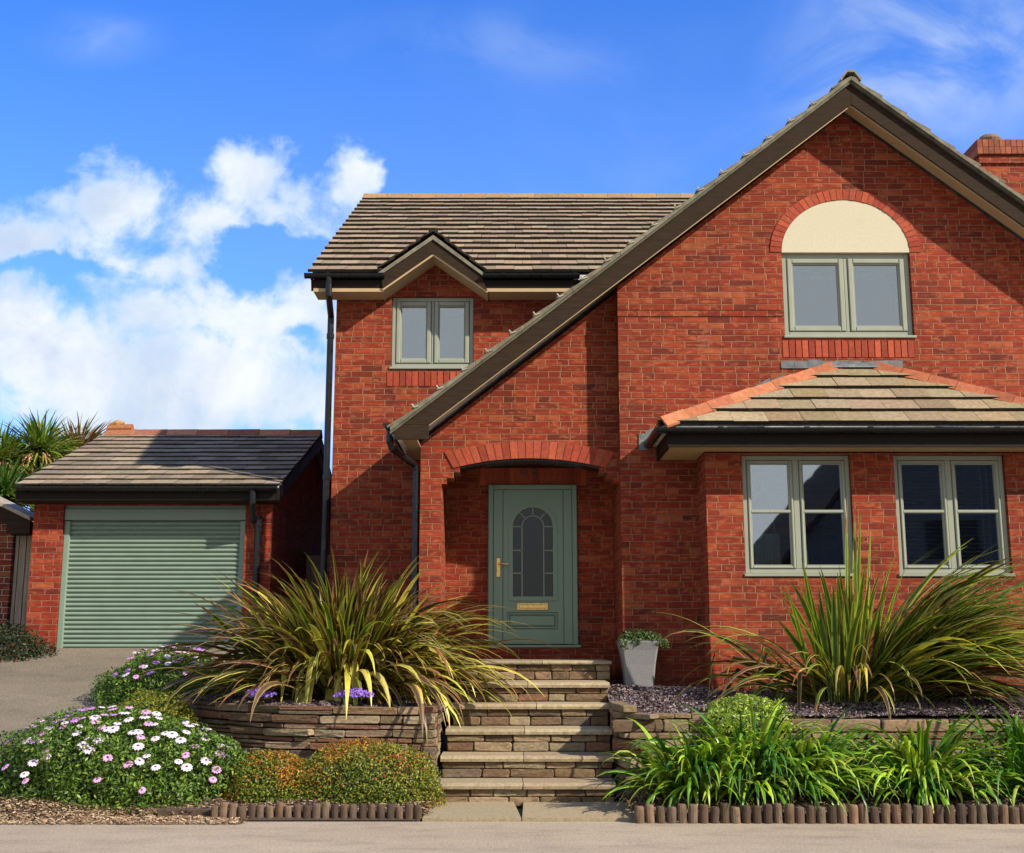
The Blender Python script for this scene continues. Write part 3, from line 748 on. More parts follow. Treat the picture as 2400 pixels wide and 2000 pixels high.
rt = MB(); ridge_run(rt, (xv-.02, RY, zR+.05), (4.6, RY, zR+.05), .42, .12, .07, [(.27, .18, .095), (.31, .19, .08), (.25, .19, .12)])
rt.build('ridge_tile', M['terracotta'], house)
# left verge board
vb = MB()
vb.prism([(eaveY-.02, zE-.02), (RY, zR-.02), (2*RY-eaveY, zE-.02), (2*RY-eaveY, zE-.2), (RY, zR-.22), (eaveY+.03, zE-.2)], xv+.04, xv+.065, axis='x')
vb.build('verge_board', M['black_wood'], house)
# fascia, soffit and gutters of the wing
zf0 = PZ(1000, 676, eaveY); zf1 = PZ(1000, 650, eaveY)
fa = MB(); fa.box(PX(735, 660, eaveY), gab_l.x+.04, eaveY, eaveY+.022, zf0, zE); fa.build('fascia', M['black_wood'], house)
fa = MB(); fa.box(gab_r.x-.04, PX(1345, 660, eaveY), eaveY, eaveY+.022, zf0, zE)
fa.build('fascia', M['black_wood'], house)
sf = MB(); sf.box(PX(735, 660, eaveY)+.002, PX(898, 684, eaveY), eaveY-.003, YL-.002, zf0-.045, zf0-.002)
sf.build('soffit', M['cream'], house); sf = MB(); sf.box(PX(1140, 684, eaveY), PX(1345, 660, eaveY), eaveY-.003, YL-.002, zf0-.045, zf0-.002)
sf.build('soffit', M['cream'], house)
gt = MB(); gzr = zE-.005
gutter(gt, (PX(716, 645, eaveY), eaveY-.05, gzr), (PX(902, 645, eaveY), eaveY-.05, gzr), joints=(.3, .97)); gt.build('gutter', M['black_plastic'], house); gt = MB(); gutter(gt, (PX(1132, 645, eaveY), eaveY-.05, gzr), (PX(1358, 645, eaveY), eaveY-.05, gzr), joints=(.2, .95))
gt.build('gutter', M['black_plastic'], house)
# gablet over the left window
def board_band(px_top, px_bot, Y, y1):
    a = [(P(x, y, Y).x, P(x, y, Y).z) for x, y in px_top]; b = [(P(x, y, Y).x, P(x, y, Y).z) for x, y in px_bot]
    return a+b[::-1]
gy = eaveY-.03
bb = MB(); bb.prism(board_band([(893, 645), (1015, 562), (1128, 645)], [(897, 676), (1015.5, 594), (1142, 681)], gy, 0), gy, gy+.025)
bb.build('barge_board', M['wood_dark'], house)
sf = MB(); sf.prism(board_band([(897, 675), (1015.5, 593), (1142, 680)], [(897, 681), (1015.5, 599), (1142, 686)], gy, 0), gy+.012, YL-.002); sf.build('soffit', M['cream'], house)
uc_ = MB(); uc_.prism(board_band([(887, 640), (1015.5, 552), (1137, 643)], [(889, 648), (1015, 562.5), (1134, 649)], gy, 0), gy-.02, gy+.05, col=(.17, .155, .11)); uc_.build('verge_trim', M['verge'], house)
gr_t = MB()
for sgn, foot in ((-1, gab_l), (1, gab_r)):
    Vv = Vector((gab_top.x-foot.x, 0, gab_top.z-foot.z)); Lg = Vv.length
    # region narrows toward the back along the valley
    depth = depth_g
    regs2 = [[(0, 0), (.05, 0), (depth+.02, Lg), (0, Lg)]]
    tiles(gr_t, Vector((foot.x, gy-.03, foot.z+.0)), Vector((0, 1, 0)), Vv, depth+.1, Lg, .2, .2, regs2, [(.20, .175, .13), (.26, .21, .15)], thick=.02, lift=.02)
gr_t.build('gablet_roof', M['tile'], house)
# downpipe of the wing
xd = PX(781, 900, YL)-.045
dp = MB()
dp.tube([(PX(771, 655, 14.0), eaveY-.05, gzr-.04), (PX(771, 680, 14.0), eaveY-.05, gzr-.26), (xd, YL-.05, PZ(783, 745, YL)), (xd, YL-.05, PZ(783, 775, YL)), (xd, YL-.05, Z0)], .041, 12)
for z in (5.2, 3.4, 2.0): dp.tube([(xd, YL-.05, z), (xd, YL-.05, z+.06)], .049, 12)
dp.build('downpipe', M['black_plastic'], house)

# --- main roof
mr = MB()
GREYT = [(.21, .18, .135), (.25, .21, .15), (.18, .155, .12), (.23, .20, .15)]
Vl = Vector((half_w, 0, A.z-Lt.z)); Ll = Vl.length
off = Vector((0, 0, -.075))
vcut = (zE+.25-Lt.z)/Vl.z*Ll
tiles(mr, Vector((Lt.x, YV-.045, Lt.z))+off, Vector((0, 1, 0)), Vl, BACK-YV, Ll, .345, .30, [[(0, 0), (YL-YV+.02, 0), (YL-YV+.02, vcut), (0, vcut)], [(0, vcut), (BACK-YV, vcut), (BACK-YV, Ll), (0, Ll)]], GREYT, thick=.022, lift=.036, edge_col=(.16, .14, .10))
Vr = Vector((-(xr_end-A.x), 0, m_rake*(xr_end-A.x))); Lr = Vr.length
tiles(mr, Vector((xr_end, YV-.045, rake_z(xr_end)))+off, Vector((0, 1, 0)), Vr, BACK-YV, Lr, .345, .30, [[(0, 0), (BACK-YV, 0), (BACK-YV, Lr), (0, Lr)]], GREYT, thick=.022, lift=.036, edge_col=(.16, .14, .10))
gable_roof = mr.build('gable_roof', M['tile'], house)
dk = MB()
dk.prism([(Lt.x, Lt.z-.10), (A.x, A.z-.10), (xr_end, rake_z(xr_end)-.10), (xr_end, rake_z(xr_end)-.19), (A.x, A.z-.19), (Lt.x+.1, Lt.z-.19)], YV+.03, YL)
xc = Lt.x+(zE+.25-Lt.z)/m_rake
dk.prism([(xc, rake_z(xc)-.10), (A.x, A.z-.10), (xr_end, rake_z(xr_end)-.10), (xr_end, rake_z(xr_end)-.19), (A.x, A.z-.19), (xc, rake_z(xc)-.19)], YL+.001, BACK)
dk.build('roof_deck', M['verge'], gable_roof)
rt = MB(); ridge_run(rt, (A.x, YV-.06, A.z+.005), (A.x, BACK, A.z+.005), .42, .13, .085, GREYT); rt.build('ridge_tile', M['tile'], house)
# verge trim + clips
vt = MB()
def trim(x0, x1, dz1, dz0, y0, y1, col):
    vt.prism([(x0, rake_z(x0)+dz1), (x1, rake_z(x1)+dz1), (x1, rake_z(x1)+dz0), (x0, rake_z(x0)+dz0)], y0, y1, col=col)
for side in (-1, 1):
    Lx = half_w if side < 0 else xr_end-A.x; n = int(Lx/.55)
    for k in range(n+1):
        a = A.x+side*k*.55; b = A.x+side*min(Lx, (k+1)*.55)
        if abs(b-a) < .02: continue
        trim(a, b-side*.004, -.040, -.085, YV-.055+rng.uniform(-.002, .002), YV+.04, jit((.17, .155, .11), .2))
        trim(a, b, -.0855, -.118, YV-.035, YV+.04, jit((.10, .095, .07), .15))
    kk = int(Ll/.345) if side < 0 else 0
    for k in range(1, kk):
        f = k*.345/Ll; x = Lt.x+half_w*f; z = rake_z(x)-.02
        vt.tube([(x-.03, YV-.062, z+.025), (x+.0, YV-.066, z-.012), (x+.045, YV-.064, z+.01)], .009, 6, (.36, .34, .27))
vt.build('verge_trim', M['verge'], house)
# barge boards
def q(px, py, Y=YV): r = P(px, py, Y); return (r.x, r.z)
bt, bbm = -.118, -.37
zb0 = q(1005, 1030)[1]; zb1 = q(1005, 995)[1]
xbl = q(924, 1000)[0]; xbr = q(1005, 1000)[0]
xlow = A.x-(A.z+bbm-zb1)/m_rake
bb = MB(); bb.prism([(xbl-.0, zb1+.0), (A.x, A.z+bt), (A.x, A.z+bbm), (xbr, zb1)], YV, YV+.028)
bb.build('barge_board', M['wood_dark'], house)
bb = MB(); bb.prism([(A.x+.004, A.z+bt), (xr_end, rake_z(xr_end, bt)), (xr_end, rake_z(xr_end, bbm)), (A.x+.004, A.z+bbm)], YV, YV+.028)
bb.build('barge_board', M['wood_dark'], house)
ct = MB(); ct.prism([(xbr, zb1-.012), (A.x, A.z+bbm-.014), (A.x, A.z+bbm+.014), (xbr, zb1+.014)], YV+.029, YV+.05); ct.build('cream_trim', M['cream'], house)
ct = MB(); ct.prism([(A.x+.002, A.z+bbm-.014), (xr_end, rake_z(xr_end, bbm)-.014), (xr_end, rake_z(xr_end, bbm)+.014), (A.x+.002, A.z+bbm+.014)], YV+.029, YV+.05); ct.build('cream_trim', M['cream'], house)
bx = MB(); bx.box(xbl, xbr, YV-.003, YV+.03, zb0, zb1-.004); bx.build('box_end', M['wood_dark'], house)
sf = MB()
sf.prism([(xbr-.02, zb1+.13), (A.x, A.z+bbm+.128), (A.x, A.z+bbm+.105), (xbr, zb1+.105)], YV+.03, YP-.002)
sf.build('soffit', M['cream'], house); sf = MB()
sf.prism([(A.x, A.z+bbm+.108), (xr_end, rake_z(xr_end, bbm)+.108), (xr_end, rake_z(xr_end, bbm)+.085), (A.x, A.z+bbm+.085)], YV+.03, YM-.002)
sf.build('soffit', M['cream'], house); sf = MB()
sf.box(xbl+.03, xp0-.001, YV+.031, YL-.002, zb0+.006, zb0+.02)
sf.build('soffit', M['cream'], house)
fa = MB(); fa.box(xbl-.0, xbl+.024, YV+.031, YL-.001, zb0, zb1+.03); fa.build('fascia', M['black_wood'], house)
gt = MB(); gutter(gt, (xbl-.065, YV-.03, zb1+.01), (xbl-.065, YL-.01, zb1+.01), r=.062, joints=(.05,))
gt.build('gutter', M['black_plastic'], house)
dp = MB(); xq = xp0-.052
dp.tube([(xbl-.062, YV+.14, zb1-.03), (xbl-.062, YV+.14, zb1-.17), (xbl-.04, YV+.16, zb1-.24), (xq-.03, YP+.02, PZ(968, 1088, YP)), (xq, YP+.05, PZ(970, 1104, YP)), (xq, YP+.05, Z0)], .041, 12)
for z in (3.0, 1.9): dp.tube([(xq, YP+.05, z), (xq, YP+.05, z+.06)], .049, 12)
dp.build('downpipe', M['black_plastic'], house)
# --- chimney stack on the right slope
YC = 15.2
ch = MB(); c0, c1 = PX(2302, 420, YC), PX(2302, 420, YC)+1.05
ztop = PZ(2300, 330, YC)
ch.box(c0, c1, YC, YC+.6, rake_z(c1)-.7, ztop-.34)
chm = ch.build('chimney', M['brick'], house)
cb = MB(); cb.box(c0-.03, c1+.03, YC-.03, YC+.63, ztop-.34, ztop-.26); cb.box(c0-.012, c1+.012, YC-.012, YC+.612, ztop-.259, ztop-.215)
cb.build('corbel', M['brick'], chm)
so2 = MB(); nn = 15
for k in range(nn):
    dd = (c1-c0+.12)/nn
    for lay in (0, 1):
        so2.box(c0-.06+dd*k+.004, c0-.06+dd*(k+1)-.004, YC-.06-.0*lay, YC+.66, ztop-.214+.105*lay, ztop-.214+.105*(lay+1)-.004, jit((.25, .075, .04), .25))
so2.build('chimney_cap', M['brick_unit'], chm)
cp = MB(); cx_ = c0+.2; cp.tube([(cx_, YC+.15, ztop-.01), (cx_, YC+.15, ztop+.06), (cx_, YC+.15, ztop+.12), (cx_, YC+.15, ztop+.15)], [.14, .165, .12, .03], 18, (.20, .13, .08)); cp.build('chimney_pot', M['terracotta'], chm)
# --- bay
xb0 = PX(1656, 1200, YB); xb1 = PX(2485, 1200, YB)
YE = YB-.42
zs = PZ(1800, 1047, YE)                  # soffit level
bw = [(PX(1743, 1200, YB), PX(1999, 1200, YB)), (PX(2101, 1200, YB), PX(2363, 1200, YB))]
bz0, bz1 = PZ(1870, 1352, YB), PZ(1870, 1066, YB)
w = MB(); w.prism([(xb0, Z0), (xb1, Z0), (xb1, zs), (xb0, zs)], YB, YB+.3, [[(a, bz0), (b, bz0), (b, bz1), (a, bz1)] for a, b in bw])
w.build('bay_wall', M['brick'], house); w = MB()
w.box(xb0, xb0+.3, YB+.3, YM-.001, Z0, zs-.001); w.build('bay_side_wall', M['brick'], house); w = MB(); w.box(xb1-.3, xb1, YB+.3, YM-.001, Z0, zs-.001)
w.build('bay_side_wall', M['brick'], house)
FL = P(1549, 1000, YE); FR = P(2592, 1000, YE); FR.z = FL.z
TL = P(1942, 868, YM); TR = P(2056, 868, YM); TR.z = TL.z
sxl = PX(1566, 1020, YE); sxr = FR.x-.08
fa = MB(); fa.box(sxl, sxr, YE+.03, YE+.055, zs, FL.z-.02)
fa.build('fascia', M['black_wood'], house); fa = MB()
fa.box(sxl, sxl+.025, YE+.056, YM-.003, zs+.001, FL.z-.02); fa.build('fascia', M['black_wood'], house)
sf = MB(); sf.box(sxl+.027, sxr, YE+.057, YB-.001, zs+.012, zs+.03); sf.build('soffit', M['cream'], house); sf = MB(); sf.box(sxl+.027, xb0-.001, YB, YM-.002, zs+.012, zs+.03); sf.build('soffit', M['cream'], house)
gt = MB(); gutter(gt, (FL.x-.05, YE-.035, FL.z-.022), (FR.x, YE-.035, FL.z-.022), r=.058, joints=(.14, .23, .33, .47, .62, .75, .9))
gt.build('gutter', M['black_plastic'], house); gt = MB()
gutter(gt, (FL.x-.02, YE-.06, FL.z-.024), (FL.x-.02, YM-.05, FL.z-.024), r=.056)
gt.build('gutter', M['black_plastic'], house)
BT = [(.26, .20, .125), (.24, .18, .11), (.28, .215, .14), (.25, .19, .105)]
br = MB()
Vb = Vector((0, YM-YE, TL.z-FL.z)); Lb = Vb.length
tiles(br, FL, Vector((1, 0, 0)), Vb, FR.x-FL.x, Lb, Lb/5, .375, [[(0, -.02), (FR.x-FL.x, -.02), (TR.x-FL.x, Lb), (TL.x-FL.x, Lb)]], BT, thick=.038, lift=.036)
Vs = Vector((TL.x-FL.x, 0, TL.z-FL.z)); Ls = Vs.length
tiles(br, FL, Vector((0, 1, 0)), Vs, YM-YE, Ls, Ls/7, .30, [[(0, 0), (YM-YE, 0), (YM-YE, Ls)]], BT, thick=.026, lift=.03)
bay_roof = br.build('bay_roof', M['tile'], house)
dk = MB()
W0 = Vector((FL.x, YM, FL.z)); W1 = Vector((FR.x, YM, FR.z)); dz = Vector((0, 0, -.05))
pts = [FL, FR, TR, TL, W0, W1]; tops = [p+Vector((0, 0, -.004)) for p in pts]; bots = [FL+dz, FR+dz, W1+dz, W0+dz]
dk.add(tops+bots, [(0, 1, 2, 3), (0, 3, 4), (1, 5, 2), (6, 7, 8, 9), (0, 6, 7, 1), (0, 4, 9, 6), (4, 3, 2, 5), (4, 5, 8, 9), (1, 7, 8, 5)])
dk.build('roof_deck', M['verge'], bay_roof)
TERR = [(.36, .115, .052), (.32, .10, .045), (.39, .14, .065), (.30, .09, .042)]
hp = MB(); up = Vector((0, 0, .065))
ridge_run(hp, FL+up+Vector((-.02, -.02, -.0)), TL+up+Vector((.02, 0, 0)), .30, .115, .08, TERR, thick=.025, top=.03)
hp.build('hip_tile', M['terracotta'], house)
hp = MB(); ridge_run(hp, TR+up, FR+up, .30, .115, .08, TERR, thick=.025, top=.03)
hp.build('hip_tile', M['terracotta'], house)
fl = MB()
def lead_strip(a, b, n, h0, h1, y):
    a = Vector(a); b = Vector(b)
    for k in range(n):
        p = a.lerp(b, k/n); r = a.lerp(b, (k+1)/n); hh = rng.uniform(h0, h1)
        fl.hexa([(p.x, y-.012, p.z-.03), (r.x-.004, y-.012-.004, r.z-.03), (r.x-.004, y-.001, r.z-.03), (p.x, y-.001, p.z-.03), (p.x, y-.010, p.z+hh), (r.x-.004, y-.014, r.z+hh+rng.uniform(-.012, .012)), (r.x-.004, y-.001, r.z+hh), (p.x, y-.001, p.z+hh)])
lead_strip((TL.x-.55, 0, TL.z+.05), (TR.x+.30, 0, TR.z+.05), 9, .045, .075, YM)
lead_strip((FL.x-.05, 0, FL.z+.06), (TL.x-.5, 0, TL.z-.12), 9, .06, .11, YM)
ol = MB(); fl.hexa([(TL.x, YM-.09, TL.z+.015), (TR.x, YM-.09, TR.z+.015), (TR.x, YM-.015, TR.z+.07), (TL.x, YM-.015, TL.z+.07), (TL.x, YM-.085, TL.z+.035), (TR.x, YM-.085, TR.z+.035), (TR.x, YM-.015, TR.z+.085), (TL.x, YM-.015, TL.z+.085)])
fl.box(PX(1497, 1030, YM), PX(1518, 1030, YM), YM-.014, YM-.002, PZ(1500, 1056, YM), PZ(1500, 1017, YM))
fl.build('lead_flashing', M['lead'], house)
# --- windows
def casement(Y, x0, x1, z0, z1, split, bar=False, sill=True, glass='glass', ow=.052, sw=.055, mulw=.05):
    f = MB(); d0, d1 = Y+.045, Y+.12
    f.bbox(x0, x0+ow, d0, d1, z0, z1, .006); f.bbox(x1-ow, x1, d0, d1, z0, z1, .006)
    f.bbox(x0+ow, x1-ow, d0+.002, d1, z1-ow, z1, .006); f.bbox(x0+ow, x1-ow, d0+.002, d1, z0, z0+ow, .006)
    xm = x0+(x1-x0)*split
    f.bbox(xm-mulw/2, xm+mulw/2, d0+.004, d1, z0+ow, z1-ow, .006)
    win = f.build('window', M['sage'], house)
    for (a, b) in ((x0+ow, xm-mulw/2), (xm+mulw/2, x1-ow)):
        s_ = MB(); a += .004; b -= .004; za, zb = z0+ow+.004, z1-ow-.004; e0 = d0-.012
        s_.bbox(a, a+sw, e0, d1-.02, za, zb, .010); s_.bbox(b-sw, b, e0, d1-.02, za, zb, .010)
        s_.bbox(a+sw, b-sw, e0+.001, d1-.02, zb-sw, zb, .010); s_.bbox(a+sw, b-sw, e0+.001, d1-.02, za, za+sw, .010)
        g0 = .012
        s_.bbox(a+sw, a+sw+g0, e0+.015, d1-.02, za+sw, zb-sw, .004); s_.bbox(b-sw-g0, b-sw, e0+.015, d1-.02, za+sw, zb-sw, .004)
        s_.bbox(a+sw+g0, b-sw-g0, e0+.016, d1-.02, zb-sw-g0, zb-sw, .004); s_.bbox(a+sw+g0, b-sw-g0, e0+.016, d1-.02, za+sw, za+sw+g0, .004)
        if bar: zc = (za+zb)/2+.03; s_.bbox(a+sw, b-sw, e0+.008, d1-.03, zc-.017, zc+.017, .006)
        s_.build('sash', M['sage'], win)
        p = MB(); p.box(a+sw-.005, b-sw+.005, Y+.075, Y+.079, za+sw-.005, zb-sw+.005); p.build('pane', M[glass], win)
    if sill:
        k = MB(); k.bbox(x0-.02, x1+.02, Y-.022, Y+.10, z0-.034, z0-.002, .006); k.build('sill', M['sage'], win)
    return win
casement(YM, ux0+.004, ux1-.004, uz0+.034, uz1-.004, .5, ow=.055, sw=.06, mulw=.045)
casement(YL, lw[0]+.003, lw[1]-.003, lw[2]+.034, lw[3]-.003, .5, ow=.05, sw=.058, mulw=.03)
casement(YB, bw[0][0]+.003, bw[0][1]-.003, bz0+.034, bz1-.003, .5, bar=True, glass='glass_low', ow=.05, sw=.03, mulw=.07)
casement(YB, bw[1][0]+.003, bw[1][1]-.003, bz0+.034, bz1-.003, .5, bar=True, glass='glass_low', ow=.05, sw=.03, mulw=.07)
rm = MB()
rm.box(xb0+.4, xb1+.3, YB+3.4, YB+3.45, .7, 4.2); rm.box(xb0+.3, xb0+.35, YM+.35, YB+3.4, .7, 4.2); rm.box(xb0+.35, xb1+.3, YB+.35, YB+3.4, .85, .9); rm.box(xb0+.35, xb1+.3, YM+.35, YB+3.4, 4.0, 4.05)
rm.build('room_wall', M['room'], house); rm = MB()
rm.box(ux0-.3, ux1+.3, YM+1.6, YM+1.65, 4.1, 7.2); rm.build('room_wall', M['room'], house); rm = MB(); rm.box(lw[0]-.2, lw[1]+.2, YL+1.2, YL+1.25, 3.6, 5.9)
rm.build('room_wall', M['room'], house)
# --- front door
YD = YL
back = MB()
dX = lambda zx: PX(900+zx/2.823, 1300, YD-.03); dZ = lambda zy: PZ(1240, 980+zy/2.823, YD-.03)
door = MB()
fx0, fx1, fz0, fz1 = dX(690), dX(1279), dZ(1500), dZ(442)
fwid = .062
door.bbox(fx0, fx0+fwid, YD-.06, YD+.02, fz0, fz1, .008); door.bbox(fx1-fwid, fx1, YD-.06, YD+.02, fz0, fz1, .008); door.bbox(fx0+fwid, fx1-fwid, YD-.058, YD+.02, fz1-fwid, fz1, .008)
door.box(fx0-.004, fx0+.0, YD-.02, YD-.001, fz0, fz1)
dr = door.build('door', M['sage_door'], house)
lf = MB(); lx0, lx1, lz0, lz1 = fx0+fwid+.005, fx1-fwid-.005, fz0+.01, fz1-fwid-.005
gx0, gx1, gzb = dX(830), dX(1140), dZ(1205); gr_ = (gx1-gx0)/2; gcx = (gx0+gx1)/2; gsp = dZ(725)
hole_g = [(gx0, gzb), (gx1, gzb)]+[(gcx+gr_*cos(a), gsp+gr_*1.0*sin(a)) for a in [pi*k/20 for k in range(21)]]
lf.prism([(lx0, lz0), (lx1, lz0), (lx1, lz1), (lx0, lz1)], YD-.022, YD-.002, [hole_g])
sx0, sx1 = dX(786), dX(1187); gb = dZ(1440)
# raised field between the two long grooves
hole2 = [(p[0], p[1]) for p in hole_g]
lf.prism([(sx0+.008, lz0), (sx1-.008, lz0), (sx1-.008, lz1), (sx0+.008, lz1)], YD-.048, YD-.0221, [hole2, [(dX(814), dZ(1398)), (dX(1146), dZ(1398)), (dX(1146), dZ(1286)), (dX(814), dZ(1286))]])
lf.prism([(lx0, lz0), (sx0-.005, lz0), (sx0-.005, lz1), (lx0, lz1)], YD-.046, YD-.0222)
lf.prism([(sx1+.005, lz0), (lx1, lz0), (lx1, lz1), (sx1+.005, lz1)], YD-.046, YD-.0222)
leafo = lf.build('door_leaf', M['sage_door'], dr)
def ring(mb, cx, cz, r0, r1, x0, x1, zb, ztop_spr, y0, y1):
    o = [(cx-r1, zb), (cx+r1, zb)]+[(cx+r1*cos(a), cz+r1*sin(a)) for a in [pi*k/24 for k in range(25)]]
    i = [(cx-r0, zb+(r1-r0)), (cx+r0, zb+(r1-r0))]+[(cx+r0*cos(a), cz+r0*sin(a)) for a in [pi*k/24 for k in range(25)]]
    mb.prism(o, y0, y1, [i])
gm = MB(); ring(gm, gcx, gsp, gr_-.042, gr_+.008, 0, 0, gzb-.008, 0, YD-.062, YD-.02); 
# lower panel moulding
px0, px1, pz0, pz1 = dX(820), dX(1140), dZ(1392), dZ(1292)
gm.prism([(px0, pz0), (px1, pz0), (px1, pz1), (px0, pz1)], YD-.054, YD-.0223, [[(px0+.014, pz0+.014), (px1-.014, pz0+.014), (px1-.014, pz1-.014), (px0+.014, pz1-.014)]])
gm.bbox(px0+.024, px1-.024, YD-.044, YD-.0223, pz0+.03, pz1-.03, .008)
gm.build('moulding', M['sage_door'], dr)
gp = MB(); gr2 = gr_-.04
gp.prism([(gcx-gr2, gzb+.03), (gcx+gr2, gzb+.03)]+[(gcx+gr2*cos(a), gsp+gr2*sin(a)) for a in [pi*k/24 for k in range(25)]], YD-.035, YD-.028)
gp.build('pane', M['glass_door'], dr)
cm = MB(); cw = .007; ir = (dX(1058)-dX(915))/2; izt = dZ(648); isp = izt-ir
def strip(a, b, hw=cw):
    a = Vector((a[0], 0, a[1])); b = Vector((b[0], 0, b[1])); d = (b-a).normalized(); n = Vector((-d.z, 0, d.x))*hw
    cm.prism([((a+n).x, (a+n).z), ((b+n).x, (b+n).z), ((b-n).x, (b-n).z), ((a-n).x, (a-n).z)], YD-.046, YD-.034)
strip((gcx-ir, gzb+.03), (gcx-ir, isp)); strip((gcx+ir, gzb+.03), (gcx+ir, isp))
ia = [(gcx+ir*cos(a), isp+ir*sin(a)) for a in [pi*k/14 for k in range(15)]]
for k in range(14): strip(ia[k], ia[k+1])
for zy in (720, 877, 1028):
    z = dZ(zy); strip((gcx-gr2, z), (gcx-ir, z)); strip((gcx+ir, z), (gcx+gr2, z))
strip((gcx, izt), (gcx, gsp+gr2))
for a in (radians(48), radians(132)): strip((gcx+ir*cos(a), isp+ir*sin(a)), (gcx+gr2*cos(a), gsp+gr2*sin(a)))
cm.build('glazing_bar', M['came'], dr)
kk = MB(); kk.bbox(dX(744), dX(771), YD-.058, YD-.044, dZ(1054), dZ(927), .004); kk.tube([(dX(758), YD-.06, dZ(968)), (dX(758), YD-.095, dZ(968))], .008, 8); kk.tube([(dX(756), YD-.095, dZ(967)), (dX(785), YD-.10, dZ(967)), (dX(822), YD-.098, dZ(970))], [.008, .009, .011], 8)
kk.tube([(dX(758), YD-.058, dZ(1030)), (dX(758), YD-.062, dZ(1030))], .008, 10); kk.build('handle', M['brass'], dr)
lp = MB(); lp.bbox(dX(880), dX(1083), YD-.062, YD-.047, dZ(1271), dZ(1224), .004); lp.bbox(dX(892), dX(1071), YD-.069, YD-.0625, dZ(1261), dZ(1234), .005)
for k in range(11):
    if k == 5: continue
    x = dX(905+k*15); lp.box(x, x+.010, YD-.0735, YD-.0685, dZ(1254), dZ(1241+rng.choice((0, 2, 4))))
lp.build('letter_plate', M['brass'], dr)
sl = MB(); sl.bbox(fx0-.03, fx1+.03, YD-.11, YD+.0, fz0-.035, fz0-.002, .006); sl.build('sill', M['sage_door'], dr)
# brick riser under the sill, house number
w = MB(); w.box(lx+.002, rx_-.002, YD-.09, YD-.001, .9, fz0-.037); w.build('threshold', M['brick'], house)
soldier(PX(1125, 1120, YD), PX(1375, 1120, YD), PZ(1240, 1138, YD), PZ(1240, 1094, YD), YD-.007, .075)
for xx in (1229, 1251):
    nb = MB(); cx_, cz_ = PX(xx, 1108, YD), PZ(xx, 1108, YD); r = .030
    pts = [(cx_+r*cos(a), YD-.016, cz_+r*sin(a)) for a in [2*pi*k/14 for k in range(15)]]
    nb.tube(pts, .007, 6); nb.tube([(cx_+r, YD-.016, cz_), (cx_+r*.8, YD-.016, cz_-.045), (cx_, YD-.016, cz_-.085)], .007, 6)
    nb.build('number_digit', M['lead'], house)

# things seen through the bay windows
cu = MB(); n = 46; x0c, x1c = bw[0][0]+.09, bw[0][0]+.42; zc0, zc1 = bz0+.12, bz0+.48
vs = []; 
for k in range(n): x = x0c+(x1c-x0c)*k/(n-1); y = YB+.2+.02*sin(k*1.35); vs += [(x, y, zc0), (x, y, zc1), (x, y+.003, zc0), (x, y+.003, zc1)]
cu.add(vs, [(4*k, 4*k+4, 4*k+5, 4*k+1) for k in range(n-1)]+[(4*k+2, 4*k+6, 4*k+7, 4*k+3) for k in range(n-1)])
cu.build('net_curtain', M['curtain'], None, label='short white net curtain inside the lower left corner of the bay window', category='curtain')
for k_, (xw, ln) in enumerate(((.26, .9), (.40, .95))):
    c_ = MB(); x = bw[0][0]+xw; c_.tube([(x-.12, YB+.25, bz1-.25), (x-.04, YB+.24, bz1-.6), (x, YB+.24, bz0+.3)], .004, 5)
    c_.build('blind_cord', M['curtain'], None, label='pale blind cord hanging inside the bay window, '+('nearer its left frame' if k_ == 0 else 'nearer its middle post'), category='cord', group='blind cords inside the bay window')
bl = thing('window_blind', 'brown slatted blind half seen behind the right pane of the right bay window', 'blind', (bw[1][1]-.35, YB+.3, bz0+.1))
s_ = MB(); xa, xb_ = bw[1][0]+.08, bw[1][1]-.1
for k in range(25):
    z = bz1-.1-k*.045; s_.hexa([(xa, YB+.26, z), (xb_, YB+.26, z), (xb_, YB+.30, z+.018), (xa, YB+.30, z+.018), (xa, YB+.26, z+.003), (xb_, YB+.26, z+.003), (xb_, YB+.30, z+.021), (xa, YB+.30, z+.021)])
s_.build('slats', M['blind'], bl)
s_ = MB()
for x in (xa+.55, xa+.62, xa+.95, xa+1.02): s_.tube([(x, YB+.25, bz1-.1), (x, YB+.25, bz0+.1)], .004, 5)
s_.build('cord', M['curtain'], bl)

# ================================================================== garage
gx_l, gx_r = PX(69, 1350, YG), PX(634, 1350, YG)
gar = thing('detached_garage', 'small brick garage with a green roller door beside the house', 'garage', ((gx_l+gx_r)/2, YG, 1.33))
GE = YG-.30; gzE = PZ(300, 1141, GE); GRY = 17.82; gzR = PZ(500, 1021, GRY); gsl = (gzR-gzE)/(GRY-GE)
gd = [PX(148, 1200, YG)+.0, PX(571, 1200, YG), PZ(350, 1520, YG), PZ(350, 1184, YG)]
gd[0] = PX(139, 1350, YG); gd[1] = PX(570, 1350, YG)
gzt = gzE-.12
w = MB(); w.prism([(gx_l, Z0), (gd[0], Z0), (gd[0], gd[3]), (gd[1], gd[3]), (gd[1], Z0), (gx_r, Z0), (gx_r, gzt), (gx_l, gzt)], YG, YG+.25)
for xx in (gx_l, gx_r-.25):
    w.prism([(YG+.25, Z0), (2*GRY-YG, Z0), (2*GRY-YG, gzt), (GRY, gzR-.12), (YG+.25, gzt)], xx, xx+.25, axis='x')
w.box(gx_l+.25, gx_r-.25, 2*GRY-YG-.25, 2*GRY-YG, Z0, gzt); w.build('wall', M['brick_garage'], gar)
gxv0, gxv1 = PX(35, 1141, GE), PX(655, 1141, GE)
GT = [(.27, .21, .135), (.23, .18, .115), (.30, .235, .155), (.20, .16, .105), (.255, .205, .14)]
rf = MB(); Vg = Vector((0, GRY-GE, gzR-gzE)); Lg = Vg.length
